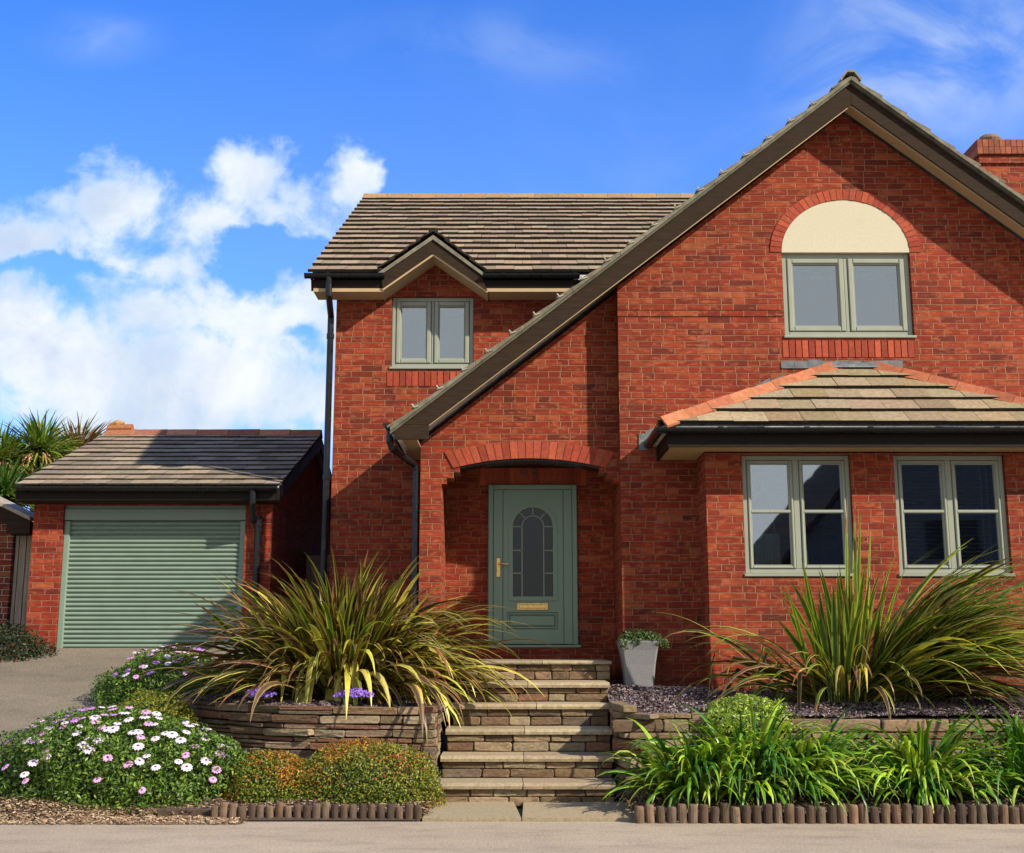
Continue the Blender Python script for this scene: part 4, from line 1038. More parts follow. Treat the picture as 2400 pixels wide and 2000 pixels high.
tiles(rf, (gxv0, GE, gzE), Vector((1, 0, 0)), Vg, gxv1-gxv0, Lg, Lg/12, .285, [[(0, -.02), (gxv1-gxv0, -.02), (gxv1-gxv0, Lg), (0, Lg)]], GT, thick=.020, lift=.022, edge_col=(.035, .03, .022))
groof = rf.build('roof', M['tile'], gar)
dk = MB()
for sg in (0, 1):
    a = GE if sg == 0 else 2*GRY-GE
    dk.add([(gxv0+.02, a, gzE-.003), (gxv1-.02, a, gzE-.003), (gxv1-.02, GRY, gzR-.003), (gxv0+.02, GRY, gzR-.003), (gxv0+.02, a, gzE-.06), (gxv1-.02, a, gzE-.06), (gxv1-.02, GRY, gzR-.06), (gxv0+.02, GRY, gzR-.06)],
           [(0, 1, 2, 3), (7, 6, 5, 4), (0, 4, 5, 1), (1, 5, 6, 2), (0, 3, 7, 4)])
dk.build('roof_deck', M['verge'], groof)
rt = MB(); ridge_run(rt, (gxv0+.02, GRY, gzR+.055), (gxv1, GRY, gzR+.055), .45, .13, .07, [(.34, .12, .065), (.28, .10, .06), (.40, .17, .10)]); rt.build('ridge_tile', M['terracotta'], gar)
fi = MB(); fxx = PX(280, 1015, GRY); fi.tube([(fxx-.18, GRY, gzR+.10), (fxx+.20, GRY, gzR+.11)], .07, 8, (.30, .12, .055)); fi.tube([(fxx-.16, GRY, gzR+.165), (fxx-.04, GRY, gzR+.19), (fxx+.07, GRY, gzR+.20)], [.03, .055, .02], 8, (.40, .22, .09)); fi.build('ridge_vent', M['terracotta'], gar)
fa = MB(); gzf = PZ(300, 1173, GE); fa.box(gxv0+.05, gxv1-.02, GE+.005, GE+.03, gzf, gzE-.008)
for (xx) in (gxv1-.03,):
    fa.prism([(GE-.0, gzE-.02), (GRY, gzR-.02), (2*GRY-GE, gzE-.02), (2*GRY-GE, gzE-.2), (GRY, gzR-.2), (GE+.0, gzf)], xx, xx+.03, axis='x')
    fa.prism([(GE-.0, gzE-.02), (GRY, gzR-.02), (2*GRY-GE, gzE-.02), (2*GRY-GE, gzE-.2), (GRY, gzR-.2), (GE+.0, gzf)], gxv0+.015, gxv0+.045, axis='x')
fa.build('fascia', M['black_wood'], gar)
sf = MB(); sf.box(gxv0+.05, gxv1-.03, GE+.031, YG-.001, gzf-.015, gzf); sf.build('soffit', M['wood_dark'], gar)
gt = MB(); gutter(gt, (PX(44, 1145, GE), GE-.05, gzE-.01), (PX(651, 1145, GE), GE-.05, gzE-.01), joints=(.33, .62, .93)); gt.build('gutter', M['black_plastic'], gar)
dp = MB(); xg = PX(604, 1250, YG-.06)
dp.tube([(PX(594, 1155, GE), GE-.04, gzE-.05), (PX(594, 1165, GE), GE-.04, gzE-.2), (PX(600, 1190, YG), YG-.08, gzE-.42), (xg, YG-.055, PZ(600, 1215, YG)), (xg, YG-.055, .9)], .043, 12)
dp.tube([(xg, YG-.055, PZ(600, 1235, YG)), (xg, YG-.055, PZ(600, 1212, YG))], .052, 12); dp.build('downpipe', M['black_plastic'], gar)
# roller door
rd = MB(); zt = PZ(350, 1222, YG+.08); zb = gd[2]+.0; ns = 28; hs = (zt-zb)/ns; prof = []
for k in range(ns):
    z = zb+k*hs
    for f, d in ((0.0, .022), (.10, .006), (.25, -.006), (.45, -.013), (.62, -.012), (.80, -.003), (.93, .014)): prof.append((z+f*hs, YG+.09+d))
prof.append((zt+.05, YG+.10))
a0, a1 = gd[0]+.06, gd[1]-.06; k = len(prof)
rd.add([(a0, y, z) for z, y in prof]+[(a1, y, z) for z, y in prof], [(i, i+1, i+1+k, i+k) for i in range(k-1)])
rd.box(a0, a1, YG+.13, YG+.14, zb, zt+.05)
rdo = rd.build('roller_door', M['sage_shutter'], gar, smooth=True)
g_ = MB(); g_.bbox(gd[0]+.003, gd[0]+.075, YG+.05, YG+.15, gd[2]-.02, zt, .005); g_.build('guide_rail', M['sage_shutter'], rdo); g_ = MB(); g_.bbox(gd[1]-.075, gd[1]-.003, YG+.05, YG+.15, gd[2]-.02, zt, .005); g_.build('guide_rail', M['sage_shutter'], rdo)
g_ = MB(); g_.bbox(gd[0]+.002, gd[1]-.002, YG+.03, YG+.16, zt+.01, gd[3]-.045, .006); g_.box(gd[0]+.002, gd[1]-.002, YG+.055, YG+.16, gd[3]-.044, gd[3]-.002); g_.build('door_housing', M['sage_shutter'], rdo)

# neighbour's outbuilding at the left edge
YN = 15.6
nb = thing('neighbouring_outbuilding', 'brown brick gable end with dark boxed eaves at the left edge', 'outbuilding', (-8.2, YN, 1.2))
xn = PX(20, 1400, YN); n0 = P(0, 1170, YN-.25); n1 = P(74, 1212, YN-.25); ns_ = (n0.z-n1.z)/(n1.x-n0.x)*.86
apx = n1.x-3.2
w = MB(); w.prism([(apx-3, Z0), (xn, Z0), (xn, n1.z+ns_*(n1.x-xn)-.1), (apx, n1.z+ns_*3.2-.1), (apx-3, n1.z-.1)], YN, YN+.25); w.build('wall', M['brick_neighbour'], nb)
r_ = MB()
r_.prism([(n1.x, n1.z), (apx, n1.z+ns_*3.2), (apx, n1.z+ns_*3.2-.05), (n1.x, n1.z-.05)], YN-.3, YN+.55, col=(.30, .26, .20))
r_.prism([(apx, n1.z+ns_*3.2), (apx-3.4, n1.z-.1), (apx-3.4, n1.z-.15), (apx, n1.z+ns_*3.2-.05)], YN-.3, YN+.55, col=(.30, .26, .20)); r_.build('roof', M['tile'], nb)
b_ = MB(); b_.prism([(n1.x, n1.z-.052), (apx, n1.z+ns_*3.2-.052), (apx, n1.z+ns_*3.2-.24), (n1.x-.3, n1.z+ns_*.3-.24), (n1.x-.3, n1.z-.22), (n1.x, n1.z-.22)], YN-.28, YN-.25); 
b_.box(n1.x-.30, n1.x-.01, YN-.249, YN+.25, n1.z-.22, n1.z-.06); b_.build('barge_board', M['wood_dark'], nb)
# board fence panel between the two garages
fx = MB(); xa, xb_ = PX(27, 1400, 15.64), PX(69, 1400, 15.64); n = 5
for k in range(n):
    a = xa+(xb_-xa)*k/n; fx.box(a+.004, a+(xb_-xa)/n-.003, 15.64+.01*(k % 2), 15.67+.01*(k % 2), 1.15, PZ(40, 1236, 15.64))
fx.box(xa, xb_, 15.685, 15.72, 1.7, 1.8); fx.box(xa, xb_, 15.685, 15.72, 2.5, 2.6)
fx.build('board_fence', M['fence'], None, label='tall grey upright board panel between the garage and the outbuilding', category='fence')
# gate in the gap between garage and house
gt_ = thing('side_gate', 'low dark boarded gate in the gap between garage and house', 'gate', (-2.8, 17.6, 1.3))
g0, g1 = PX(683, 1330, 17.6), PX(800, 1330, 17.6); b_ = MB(); n = 8
for k in range(n): a = g0+(g1-g0)*k/n; b_.box(a+.003, a+(g1-g0)/n-.003, 17.6, 17.625, 1.15, PZ(720, 1304, 17.6))
b_.build('boards', M['fence'], gt_); b_ = MB(); b_.box(g0, g1, 17.58, 17.6, PZ(720, 1304, 17.6)-.09, PZ(720, 1304, 17.6)+.01); b_.box(g0-.09, g0, 17.56, 17.65, 1.1, PZ(720, 1304, 17.6)+.05); b_.build('gate_frame', M['fence'], gt_)

# ================================================================== stonework
STN = [(.15, .10, .056), (.20, .14, .082), (.11, .072, .042), (.22, .16, .095), (.14, .088, .05), (.17, .085, .05), (.12, .095, .062), (.24, .185, .115)]
def stone(mb, c, u, w_, h, d, out, col, r=None):
    """one rounded block: c = centre of the front face, u along, out = outward normal"""
    up = Vector((0, 0, 1)); r = r or min(w_, h)*.14
    J = lambda a: rng.uniform(-a, a)
    c = Vector(c); tilt = J(.02)
    def pt(x, z, y): return c+u*(x)+up*(z+tilt*x)-out*y
    ring0 = []; ring1 = []; ring2 = []
    hw, hh = w_/2, h/2
    base = [(-1, -.75), (-.93, -1), (-.2, -1), (.93, -1), (1, -.7), (1, .7), (.94, 1), (.2, 1), (-.92, 1), (-1, .75)]
    for (a, b) in base:
        jx, jz = J(.004), J(.003)
        ring1.append(pt(a*hw+jx, b*hh+jz, r*.55)); ring2.append(pt(a*hw+jx, b*hh+jz, d))
        ring0.append(pt(a*(hw-r*.8)+jx, b*(hh-r*.55)+jz, J(.004)))
    n = len(base); cf = pt(J(.01), J(.004), -r*.15+J(.005))
    vs = ring0+ring1+ring2+[cf]
    fs = [(i, (i+1) % n, 3*n) for i in range(n)]+[(i, i+n, (i+1) % n+n, (i+1) % n) for i in range(n)]+[(i+n, i+2*n, (i+1) % n+2*n, (i+1) % n+n) for i in range(n)]
    mb.add(vs, fs, col)
def stone_run(mb, plan, z0f, z1f, hrange=(.035, .085), wrange=(.13, .42), depth=.13, outward=None, pal=STN):
    """drystone courses along a plan polyline; z0f / z1f give foot and top at arclength fraction"""
    pts = [Vector((x, y, 0)) for x, y in plan]; seg = [(pts[i+1]-pts[i]).length for i in range(len(pts)-1)]; L = sum(seg)
    def at(s_):
        s_ = max(0, min(L, s_)); i = 0
        while i < len(seg)-1 and s_ > seg[i]: s_ -= seg[i]; i += 1
        d = (pts[i+1]-pts[i]).normalized(); return pts[i]+d*s_, d
    zmin = min(z0f(k/10) for k in range(11)); zmax = max(z1f(k/10) for k in range(11))
    z = zmin
    while z < zmax-.015:
        h = rng.uniform(*hrange); h = min(h, zmax-z) if zmax-z-h > .03 else zmax-z
        s_ = -rng.uniform(0, .1)
        while s_ < L:
            w_ = rng.uniform(*wrange)*(1.15 if h > .06 else 1.0); a = max(s_, 0); b = min(s_+w_, L)
            if b-a > .05:
                f = (a+b)/2/L; mid, d = at((a+b)/2); out = Vector((d.y, -d.x, 0))
                if z+h > z0f(f) and z+h*.5 < z1f(f):
                    hh = h-rng.uniform(.006, .016); ins = rng.uniform(-.008, .016)
                    if rng.random() < .14 and h > .06:
                        for q_ in (0, 1): stone(mb, Vector((mid.x, mid.y, z+h*(.25+.5*q_)))-out*ins, d, b-a-.008, hh*.46, depth, out, jit(rng.choice(pal), .2, .06))
                    else: stone(mb, Vector((mid.x, mid.y, z+h*.5))-out*ins, d, b-a-rng.uniform(.006, .016), hh, depth, out, jit(rng.choice(pal), .2, .06))
            s_ += w_
        z += h
def core_wall(plan, z0, z1f, inset=.05, thick=.2):
    mb = MB(); n = len(plan)
    pts = [Vector((x, y, 0)) for x, y in plan]
    nrm = []
    for i in range(n):
        d = (pts[min(i+1, n-1)]-pts[max(i-1, 0)]).normalized(); nrm.append(Vector((-d.y, d.x, 0)))
    for i in range(n-1):
        a, b = pts[i]+nrm[i]*inset, pts[i+1]+nrm[i+1]*inset; c, d = pts[i+1]+nrm[i+1]*(inset+thick), pts[i]+nrm[i]*(inset+thick)
        za, zb = z1f(i/(n-1)), z1f((i+1)/(n-1))
        mb.hexa([(a.x, a.y, z0), (b.x, b.y, z0), (c.x, c.y, z0), (d.x, d.y, z0), (a.x, a.y, za), (b.x, b.y, zb), (c.x, c.y, zb), (d.x, d.y, za)])
    return mb
# left curved wall: from far left round to the steps, then back along the steps
planL = [(-3.62, 13.2), (-3.44, 12.6), (-3.22, 12.18), (-2.95, 11.83), (-2.55, 11.48), (-2.1, 11.22), (-1.65, 11.08), (-1.2, 11.03), (-.70, 11.02)]
wl = thing('stone_wall', 'low curved dry stone wall left of the steps', 'wall', (-2, 11.4, .1))
mb = MB(); stone_run(mb, planL, lambda f: .40-.36*f, lambda f: .845, wrange=(.16, .56), hrange=(.032, .085))
stone_run(mb, [(-.69, 11.02), (-.69, 12.0)], lambda f: .05, lambda f: .845, wrange=(.12, .3))
mb.build('stonework', M['stone'], wl); core_wall(planL, 0, lambda f: .825).build('wall_core', M['core'], wl)
c_ = MB(); c_.box(-.94, -.73, 11.06, 12.0, 0, .825); c_.build('wall_core', M['core'], wl)
planR = [(.96, 11.9), (.965, 11.3), (1.0, 11.08), (1.12, 10.97), (1.35, 10.98), (1.8, 11.02), (2.6, 11.03), (3.4, 11.0), (4.3, 11.03), (5.2, 11.02), (7.5, 11.0)]
wr = thing('stone_wall', 'low dry stone wall right of the steps, half hidden by green strap leaves', 'wall', (3, 11.2, .1))
mb = MB(); stone_run(mb, planR, lambda f: .04, lambda f: .86-.10*min(1, f*3.2), wrange=(.15, .52), hrange=(.05, .12))
mb.build('stonework', M['stone'], wr); core_wall(planR, 0, lambda f: .835-.10*min(1, f*3.2)).build('wall_core', M['core'], wr)
# steps
steps = thing('garden_steps', 'broad stone steps rising to the porch between the two low walls', 'steps', (.13, 11.5, 0))
SL = [(.54, .475, .37), (.50, .44, .34), (.57, .51, .40)]
SL = [tuple(c*u for c, u in zip(k, (.58, .53, .42))) for k in SL]
tr = [ # front y of nose, top z from photo rows, x left, x right
 (10.80, 1836, -.685, .925), (11.16, 1772, -.66, .94), (11.52, 1709, -.635, .955), (11.90, 1650, -.60, .97), (12.26, 1600, -.58, 1.0), (12.95, 1549.5, -.55, 1.08)]
prev = .0
zt_ = []
for i, (yn, py, x0, x1) in enumerate(tr):
    z = PZ(1230, py, yn); zt_.append(z)
for i, (yn, py, x0, x1) in enumerate(tr):
    z = zt_[i]; ynext = tr[i+1][0]+.06 if i < 5 else YL-.09
    th = .052 if i < 5 else .035
    js = x0+(x1-x0)*rng.uniform(.46, .54)
    mb = MB()
    for (a, b) in ((x0, js-.003), (js+.003, x1)):
        c = jit(rng.choice(SL), .08); n = 14; vs = []
        e = rng.uniform(-.006, .006)
        for k in range(n+1):
            x = a+(b-a)*k/n; j1, j2 = rng.uniform(-.004, .004), rng.uniform(-.003, .003)
            vs += [(x, yn+j1+e, z-th), (x, yn-.006+j1+e, z-th*.5), (x, yn+.004+j1+e, z-.008+j2), (x, yn+.02+e, z), (x, ynext, z), (x, ynext, z-th)]
        fs = []
        for k in range(n):
            for q_ in range(6): fs.append((k*6+q_, k*6+(q_+1) % 6, (k+1)*6+(q_+1) % 6, (k+1)*6+q_))
        fs += [tuple(range(6)), tuple(range(n*6+5, n*6-1, -1))]
        mb.add(vs, fs, c)
    mb.build('tread', M['slab'], steps)
    rs = MB(); zlo = -.01 if i == 0 else zt_[i-1]+.002; zhi = z-th-.002
    yr = yn+.035
    n_c = 2; h = (zhi-zlo)/n_c
    for cidx in range(n_c):
        hh = h*(1.12 if cidx == 0 else .88); zc = zlo+hh/2 if cidx == 0 else zhi-hh/2
        s_ = x0+.01
        while s_ < x1-.03:
            w_ = rng.uniform(.17, .42); b = min(s_+w_, x1-.01)
            if x1-b < .09: b = x1-.01
            stone(rs, ((s_+b)/2, yr+rng.uniform(-.008, .008), zc), Vector((1, 0, 0)), b-s_-.010, hh-rng.uniform(.006, .012), .12, Vector((0, -1, 0)), jit(rng.choice(STN+[(.24, .195, .12)]*2), .16, .05))
            s_ = b
    rso = rs.build('riser', M['stone'], steps)
    k_ = MB(); k_.box(x0+.012, x1-.012, yr+.02, (tr[i+1][0]+.055 if i < 5 else YL-.095), (-.02 if i == 0 else zt_[i-1]-.04), z-th-.001); k_.build('riser_core', M['core'], rso)
# slab in front of the steps
pv = thing('paving_slab', 'pale worn paving slabs lying before the bottom step', 'paving slab', (.15, 10.3, 0))
ps = MB()
for (x0, x1) in ((-.73, .075), (.083, 1.07)):
    c = jit(rng.choice(SL), .08); xo = .0
    ps.hexa([(x0, YE_L-.03, -.01), (x1, YE_L-.05, -.01), (x1-.06, 10.86, -.01), (x0+.02, 10.86, -.01), (x0, YE_L-.03, .024), (x1, YE_L-.05, .024), (x1-.06, 10.86, .03), (x0+.02, 10.86, .03)], c)
ps.build('slab', M['slab'], pv)
# log edging
LOGC = [(.105, .066, .042), (.075, .048, .032), (.15, .098, .062), (.055, .036, .026), (.12, .085, .06)]
def log_mesh(h, r):
    mb = MB(); n = 12; rings = []
    ax = [rng.uniform(-.004, .004) for _ in range(4)]
    prof = [(0, 1.0), (h*.5, 1.02), (h*.86, 1.0), (h*.95, .93), (h, .78)]
    vs = []; 
    for z, k in prof:
        for a in range(n): vs.append((r*k*(1+rng.uniform(-.03, .03))*cos(2*pi*a/n), r*k*.95*sin(2*pi*a/n), z+rng.uniform(-.002, .002)))
    fs = []
    for i in range(len(prof)-1):
        for a in range(n): fs.append((i*n+a, i*n+(a+1) % n, (i+1)*n+(a+1) % n, (i+1)*n+a))
    fs.append(tuple((len(prof)-1)*n+a for a in range(n))); mb.add(vs, fs, jit(rng.choice(LOGC), .15, .06)); return mb
def log_row(label, xa, ya, xb, yb, n, h, r):
    root = thing('log_edging', label, 'edging', (xa, ya, 0))
    for k in range(n):
        f = (k+.5)/n; mb = log_mesh(h+rng.uniform(-.018, .014), r*rng.uniform(.86, 1.04)); x = xa+(xb-xa)*f; y = ya+(yb-ya)*f+rng.uniform(-.006, .006)
        tx_ = rng.uniform(-.05, .05); mb.v = [(a+x+c*tx_, b+y, c-.01) for a, b, c in mb.v]; mb.build('log', M['log'], root)
    w_ = MB(); w_.box(xa, xb, min(ya, yb)+r*1.0, min(ya, yb)+r*1.0+.006, .04, .055); w_.build('wire', M['core'], root)
xa = PX(490, 1920, 0.0001) if False else PG(490, 1918, 0).x
la = PG(492, 1921, 0); lb = PG(992, 1920, 0)
log_row('short log roll edging in front of the two rust tipped shrubs', la.x, 10.0, lb.x, 9.98, 23, .135, .0365)
ra = PG(1486, 1928, 0); rb = PG(2400, 1934, 0)
nlog = int((rb.x+.6-ra.x)/.0845)
log_row('long log roll edging in front of the green strap leaved clumps', ra.x, 9.83, rb.x+.6, 9.78, nlog, .150, .0395)
tb = MB(); tb.bbox(PG(395, 1905, 0).x, la.x-.01, 10.06, 10.12, 0, .075, .006, (.07, .05, .035)); tb.build('edging_board', M['log'], None, label='dark timber board on edge left of the short log roll', category='board')

# ================================================================== planter
pl = thing('planter', 'tall square tapering grey planter on the gravel by the porch', 'planter', (PX(1497, 1608, 12.95), 12.95, gz_right(1.4, 12.9)))
pb = MB(); cx, cy = pl.location.x, 12.95; zb = pl.location.z-.01; zt = PZ(1497, 1502, 12.95-.1)
lv = [(0, .150), (.2, .156), (.5, .170), (.8, .193), (.97, .215), (1.0, .216)]
def sq(r, z, cr=.02):
    o = []
    for (sx, sy) in ((1, -1), (1, 1), (-1, 1), (-1, -1)):
        o.append((cx+sx*r-(sx*cr if sx*sy < 0 else 0), cy+sy*r-(sy*cr if sx*sy > 0 else 0), z)); o.append((cx+sx*r-(sx*cr if sx*sy > 0 else 0), cy+sy*r-(sy*cr if sx*sy < 0 else 0), z))
    return o
rings = [sq(r, zb+(zt-zb)*f) for f, r in lv]+[sq(.190, zt), sq(.185, zt-.06)]
vs = [p for rg in rings for p in rg]; fs = []
for i in range(len(rings)-1):
    for k in range(8): fs.append((i*8+k, i*8+(k+1) % 8, (i+1)*8+(k+1) % 8, (i+1)*8+k))
pb.add(vs, fs+[tuple(range(8))]); pb.build('pot', M['pot'], pl)
so_ = MB(); so_.prism([(cx-.18, cy-.18), (cx+.18, cy-.18), (cx+.18, cy+.18), (cx-.18, cy+.18)], zt-.06, zt-.05, axis='z'); so_.build('soil', M['soil'], pl)

# ================================================================== plants
def vnoise(P_, s_, seed=0.0):
    x, y, z = P_[:, 0]*s_+seed, P_[:, 1]*s_+seed*1.7, P_[:, 2]*s_-seed
    return (np.sin(x*1.3+2.1*np.sin(y*.9))+np.sin(y*1.7+1.3*np.sin(z*1.1+x))+np.sin(z*1.9+1.7*np.sin(x*.8-y)))/3
def leaves(nb_, pos, nrm, size, cols, aspect=.45, spread=.8, curl=0.0):
    """each leaf one rhombic quad lying roughly across nrm"""
    n = len(pos)
    a = nrm+nr.normal(0, spread, (n, 3)); a /= np.linalg.norm(a, axis=1, keepdims=True)
    t = nr.normal(0, 1, (n, 3)); t -= a*np.sum(a*t, 1, keepdims=True); t /= np.linalg.norm(t, axis=1, keepdims=True)+1e-9
    b = np.cross(a, t); sz = size*nr.uniform(.7, 1.35, (n, 1))
    V = np.stack([pos-t*sz*.5, pos+b*sz*aspect*.5+a*sz*.06, pos+t*sz*.5, pos-b*sz*aspect*.5+a*sz*.06], 1)
    nb_.quads(V, cols)
def dome_points(n, c, r, shell=(.72, 1.02), low=-.25, lump=.10, seed=0.0, ls=3.0):
    d = nr.normal(0, 1, (n*2, 3)); d /= np.linalg.norm(d, axis=1, keepdims=True); d = d[d[:, 2] > low][:n]
    k = nr.uniform(0, 1, (len(d), 1))**.55; k = shell[0]+(shell[1]-shell[0])*k
    bump = 1+lump*vnoise(d, ls, seed)[:, None]+lump*.5*vnoise(d, ls*2.7, seed+3)[:, None]
    p = np.array(c)+d*np.array(r)*k*bump
    nn = d/np.array(r); nn /= np.linalg.norm(nn, axis=1, keepdims=True)
    return p, nn, d, k
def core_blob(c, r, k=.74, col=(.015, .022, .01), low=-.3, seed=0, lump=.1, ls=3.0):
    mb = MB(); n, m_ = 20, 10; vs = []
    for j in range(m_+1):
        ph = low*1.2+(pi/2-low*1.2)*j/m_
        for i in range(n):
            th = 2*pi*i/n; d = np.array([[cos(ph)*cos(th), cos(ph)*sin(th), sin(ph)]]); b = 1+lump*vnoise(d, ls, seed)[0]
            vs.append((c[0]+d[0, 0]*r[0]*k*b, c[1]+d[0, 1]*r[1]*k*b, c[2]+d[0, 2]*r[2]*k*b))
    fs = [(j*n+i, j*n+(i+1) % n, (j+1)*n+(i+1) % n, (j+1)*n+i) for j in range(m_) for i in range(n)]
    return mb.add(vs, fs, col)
def pick(pal, w, n):
    idx = nr.choice(len(pal), n, p=np.array(w)/sum(w)); return np.array(pal)[idx]*nr.uniform(.75, 1.25, (n, 1))
def shrub(name, label, cat, c, r, n, size, colfun, group=None, seed=0.0, lump=.14, ls=3.6, mat='leaf', low=-.25, core=(.02, .028, .012), spread=.8, aspect=.45):
    root = thing(name, label, cat, (c[0], c[1], c[2]-r[2]*.15), group)
    nb_ = NB(); p, nn, d, k = dome_points(n, c, r, seed=seed, lump=lump, ls=ls, low=low, shell=(.70, 1.07))
    leaves(nb_, p, nn, size, colfun(p, d, k), spread=spread, aspect=aspect)
    nb_.build('foliage', M[mat], root)
    core_blob(c, r, col=core, seed=seed, lump=lump, ls=ls).build('dark_core', M['twig'], root, smooth=True)  # added dark solid core that blocks the view through the leaves, no stems
    return root
def hebe_cols(seed, rust=.5):
    def f(p, d, k):
        n = len(p); g = pick([(.17, .22, .020), (.085, .135, .016), (.28, .28, .028), (.04, .07, .013)], [4, 3, 2.5, 2], n)
        o = pick([(.44, .16, .02), (.38, .075, .02), (.48, .28, .03), (.26, .05, .02)], [3, 2, 3, 1], n)
        v = vnoise(p, 5.5, seed)+.5*vnoise(p, 17, seed+2)+nr.normal(0, .45, n)+d[:, 2]*.5-.2
        s_ = (v > (1.0-rust))[:, None]; return np.where(s_, o, g)
    return f
yb_ = 10.62
shrub('evergreen_shrub', 'rounded rust tipped yellow green shrub on the left above the log edging', 'shrub', (PX(640, 1830, yb_), yb_, .10), (.46, .30, .37), 15000, .024, hebe_cols(2.0, .62), 'rust tipped shrubs behind the short log edging', seed=1.0, lump=.10, ls=3.2)
shrub('evergreen_shrub', 'larger dense rust tipped green shrub nearest the steps', 'shrub', (PX(858, 1830, yb_+.02), yb_+.02, .11), (.66, .36, .46), 24000, .024, hebe_cols(5.0, .42), 'rust tipped shrubs behind the short log edging', seed=4.0, lump=.09, ls=3.2)
def ygreen(p, d, k):
    n = len(p); g = pick([(.17, .22, .02), (.085, .14, .015), (.30, .32, .03), (.36, .18, .03)], [4, 3, 2.4, 1.2], n); return g
shrub('evergreen_shrub', 'yellow green shrub squeezed between the daisy bushes and the curved wall', 'shrub', (-3.50, 11.75, .46), (.42, .42, .48), 14000, .026, ygreen, seed=8.0, lump=.12)
def dkgreen(p, d, k):
    n = len(p); return pick([(.02, .035, .012), (.035, .05, .015), (.12, .03, .02)], [4, 3, .8], n)
shrub('dark_shrub', 'dark clipped shrub in the shade below the board fence', 'shrub', (PX(18, 1500, 14.6), 14.6, 1.22), (.55, .3, .38), 5000, .04, dkgreen, seed=3.0)
def thyme(p, d, k):
    n = len(p); return pick([(.30, .42, .05), (.17, .28, .035), (.40, .50, .10), (.30, .24, .22)], [4, 3, 2, .7], n)
shrub('thyme_mound', 'small light green thyme mound behind the strap leaves on the wall top', 'plant', (PX(1748, 1670, 11.1), 11.1, .70), (.42, .28, .22), 7500, .032, thyme, seed=5.0, lump=.24)

# osteospermum bushes with their daisy flowers
def flower_mesh(kind):
    mb = MB(); n = 11
    pal = [[(.84, .76, .82), (.78, .60, .76)], [(.72, .40, .66), (.66, .33, .62)], [(.45, .18, .55), (.55, .28, .62)]][kind]
    for k in range(n):
        a = 2*pi*k/n; r0, r1, w_ = .006, .031, .0088; dz = .004; c = jit(pal[k % 2], .05)
        d = Vector((cos(a), sin(a), 0)); s_ = Vector((-sin(a), cos(a), 0))
        mb.add([d*r0-s_*w_*.3+Vector((0, 0, .003)), d*(r1*.7)-s_*w_+Vector((0, 0, .001)), d*r1+Vector((0, 0, -dz)), d*(r1*.7)+s_*w_+Vector((0, 0, .001)), d*r0+s_*w_*.3+Vector((0, 0, .003))], [(0, 1, 2, 3, 4)], c)
    m_ = 8; mb.add([(.0075*cos(2*pi*k/m_), .0075*sin(2*pi*k/m_), .004) for k in range(m_)]+[(0, 0, .009)], [(k, (k+1) % m_, m_) for k in range(m_)], (.10, .05, .16))
    mb.tube([(0, 0, .001), (.004, .002, -.05)], .0018, 4, (.08, .11, .03), cap=False)
    return mb
flower_proto = {}
def daisy_bush(name, label, c, r, pts, n, seed, purple=()):
    root = thing(name, label, 'flowering bush', (c[0], c[1], c[2]), 'daisy bushes beside the driveway')
    def cf(p, d, k):
        m_ = len(p); g = pick([(.085, .17, .022), (.055, .115, .018), (.15, .26, .03), (.03, .065, .014), (.24, .33, .05)], [4, 3, 3, 2, 1], m_)
        o = pick([(.24, .12, .04), (.16, .2, .04)], [1, 1], m_)
        v = vnoise(p, 4, seed)+nr.normal(0, .3, m_)-(d[:, 2] > .5)*.6; return np.where((v > .95)[:, None], o, g)
    nb_ = NB(); p, nn, d, k = dome_points(n, c, r, seed=seed, lump=.15, ls=3.4, low=-.35, shell=(.66, 1.10))
    leaves(nb_, p, nn, .042, cf(p, d, k), spread=.9, aspect=.34); nb_.build('foliage', M['leaf'], root)
    core_blob(c, r, col=(.018, .03, .012), seed=seed, lump=.09, ls=2.6, low=-.4).build('dark_core', M['twig'], root, smooth=True)  # solid dark filler added inside the bush to stop see-through
    for i, (px, py) in enumerate(pts):
        o = Vector((0, 0, CAMH)); dr_ = ray(px, py); C = Vector(c); R = Vector(r)*1.02
        oo = Vector(((o[0]-C[0])/R[0], (o[1]-C[1])/R[1], (o[2]-C[2])/R[2])); dd = Vector((dr_[0]/R[0], dr_[1]/R[1], dr_[2]/R[2]))
        a = dd.dot(dd); b = 2*oo.dot(dd); e = oo.dot(oo)-1; disc = b*b-4*a*e
        t = (-b-sqrt(disc))/(2*a) if disc > 0 else -b/(2*a)
        q_ = o+dr_*t
        k_s = Vector(((q_.x-C.x)/R.x, (q_.y-C.y)/R.y, (q_.z-C.z)/R.z)).length
        if k_s > 1.0: q_ = C+(q_-C)/k_s
        nrm = Vector(((q_.x-C.x)/R.x**2, (q_.y-C.y)/R.y**2, (q_.z-C.z)/R.z**2)).normalized()
        kind = 2 if i in purple else (1 if rng.random() < .38 else 0)
        if kind not in flower_proto:
            ob = flower_mesh(kind).build('flower', M['petal'], None); ob.parent = root; flower_proto[kind] = ob; first = True
        else:
            ob = flower_proto[kind].copy(); COL.objects.link(ob); ob.parent = root
        up_ = (nrm*.75+Vector((rng.uniform(-.35, .35), rng.uniform(-.45, .15), .75))).normalized()
        rot = up_.to_track_quat('Z', 'Y').to_euler(); rot2 = (up_.to_track_quat('Z', 'Y') @ Matrix.Rotation(rng.uniform(0, 2), 3, 'Z').to_quaternion()).to_euler()
        sc = rng.uniform(1.1, 1.8); ob.location = q_+nrm*.055-woff(root)+Vector((0, 0, .02)); ob.rotation_euler = rot2; ob.scale = (sc, sc, sc)
    return root
def zp(l, ox=0, oy=1450, s_=2.625): return [(ox+x/s_, oy+y/s_) for x, y in l]
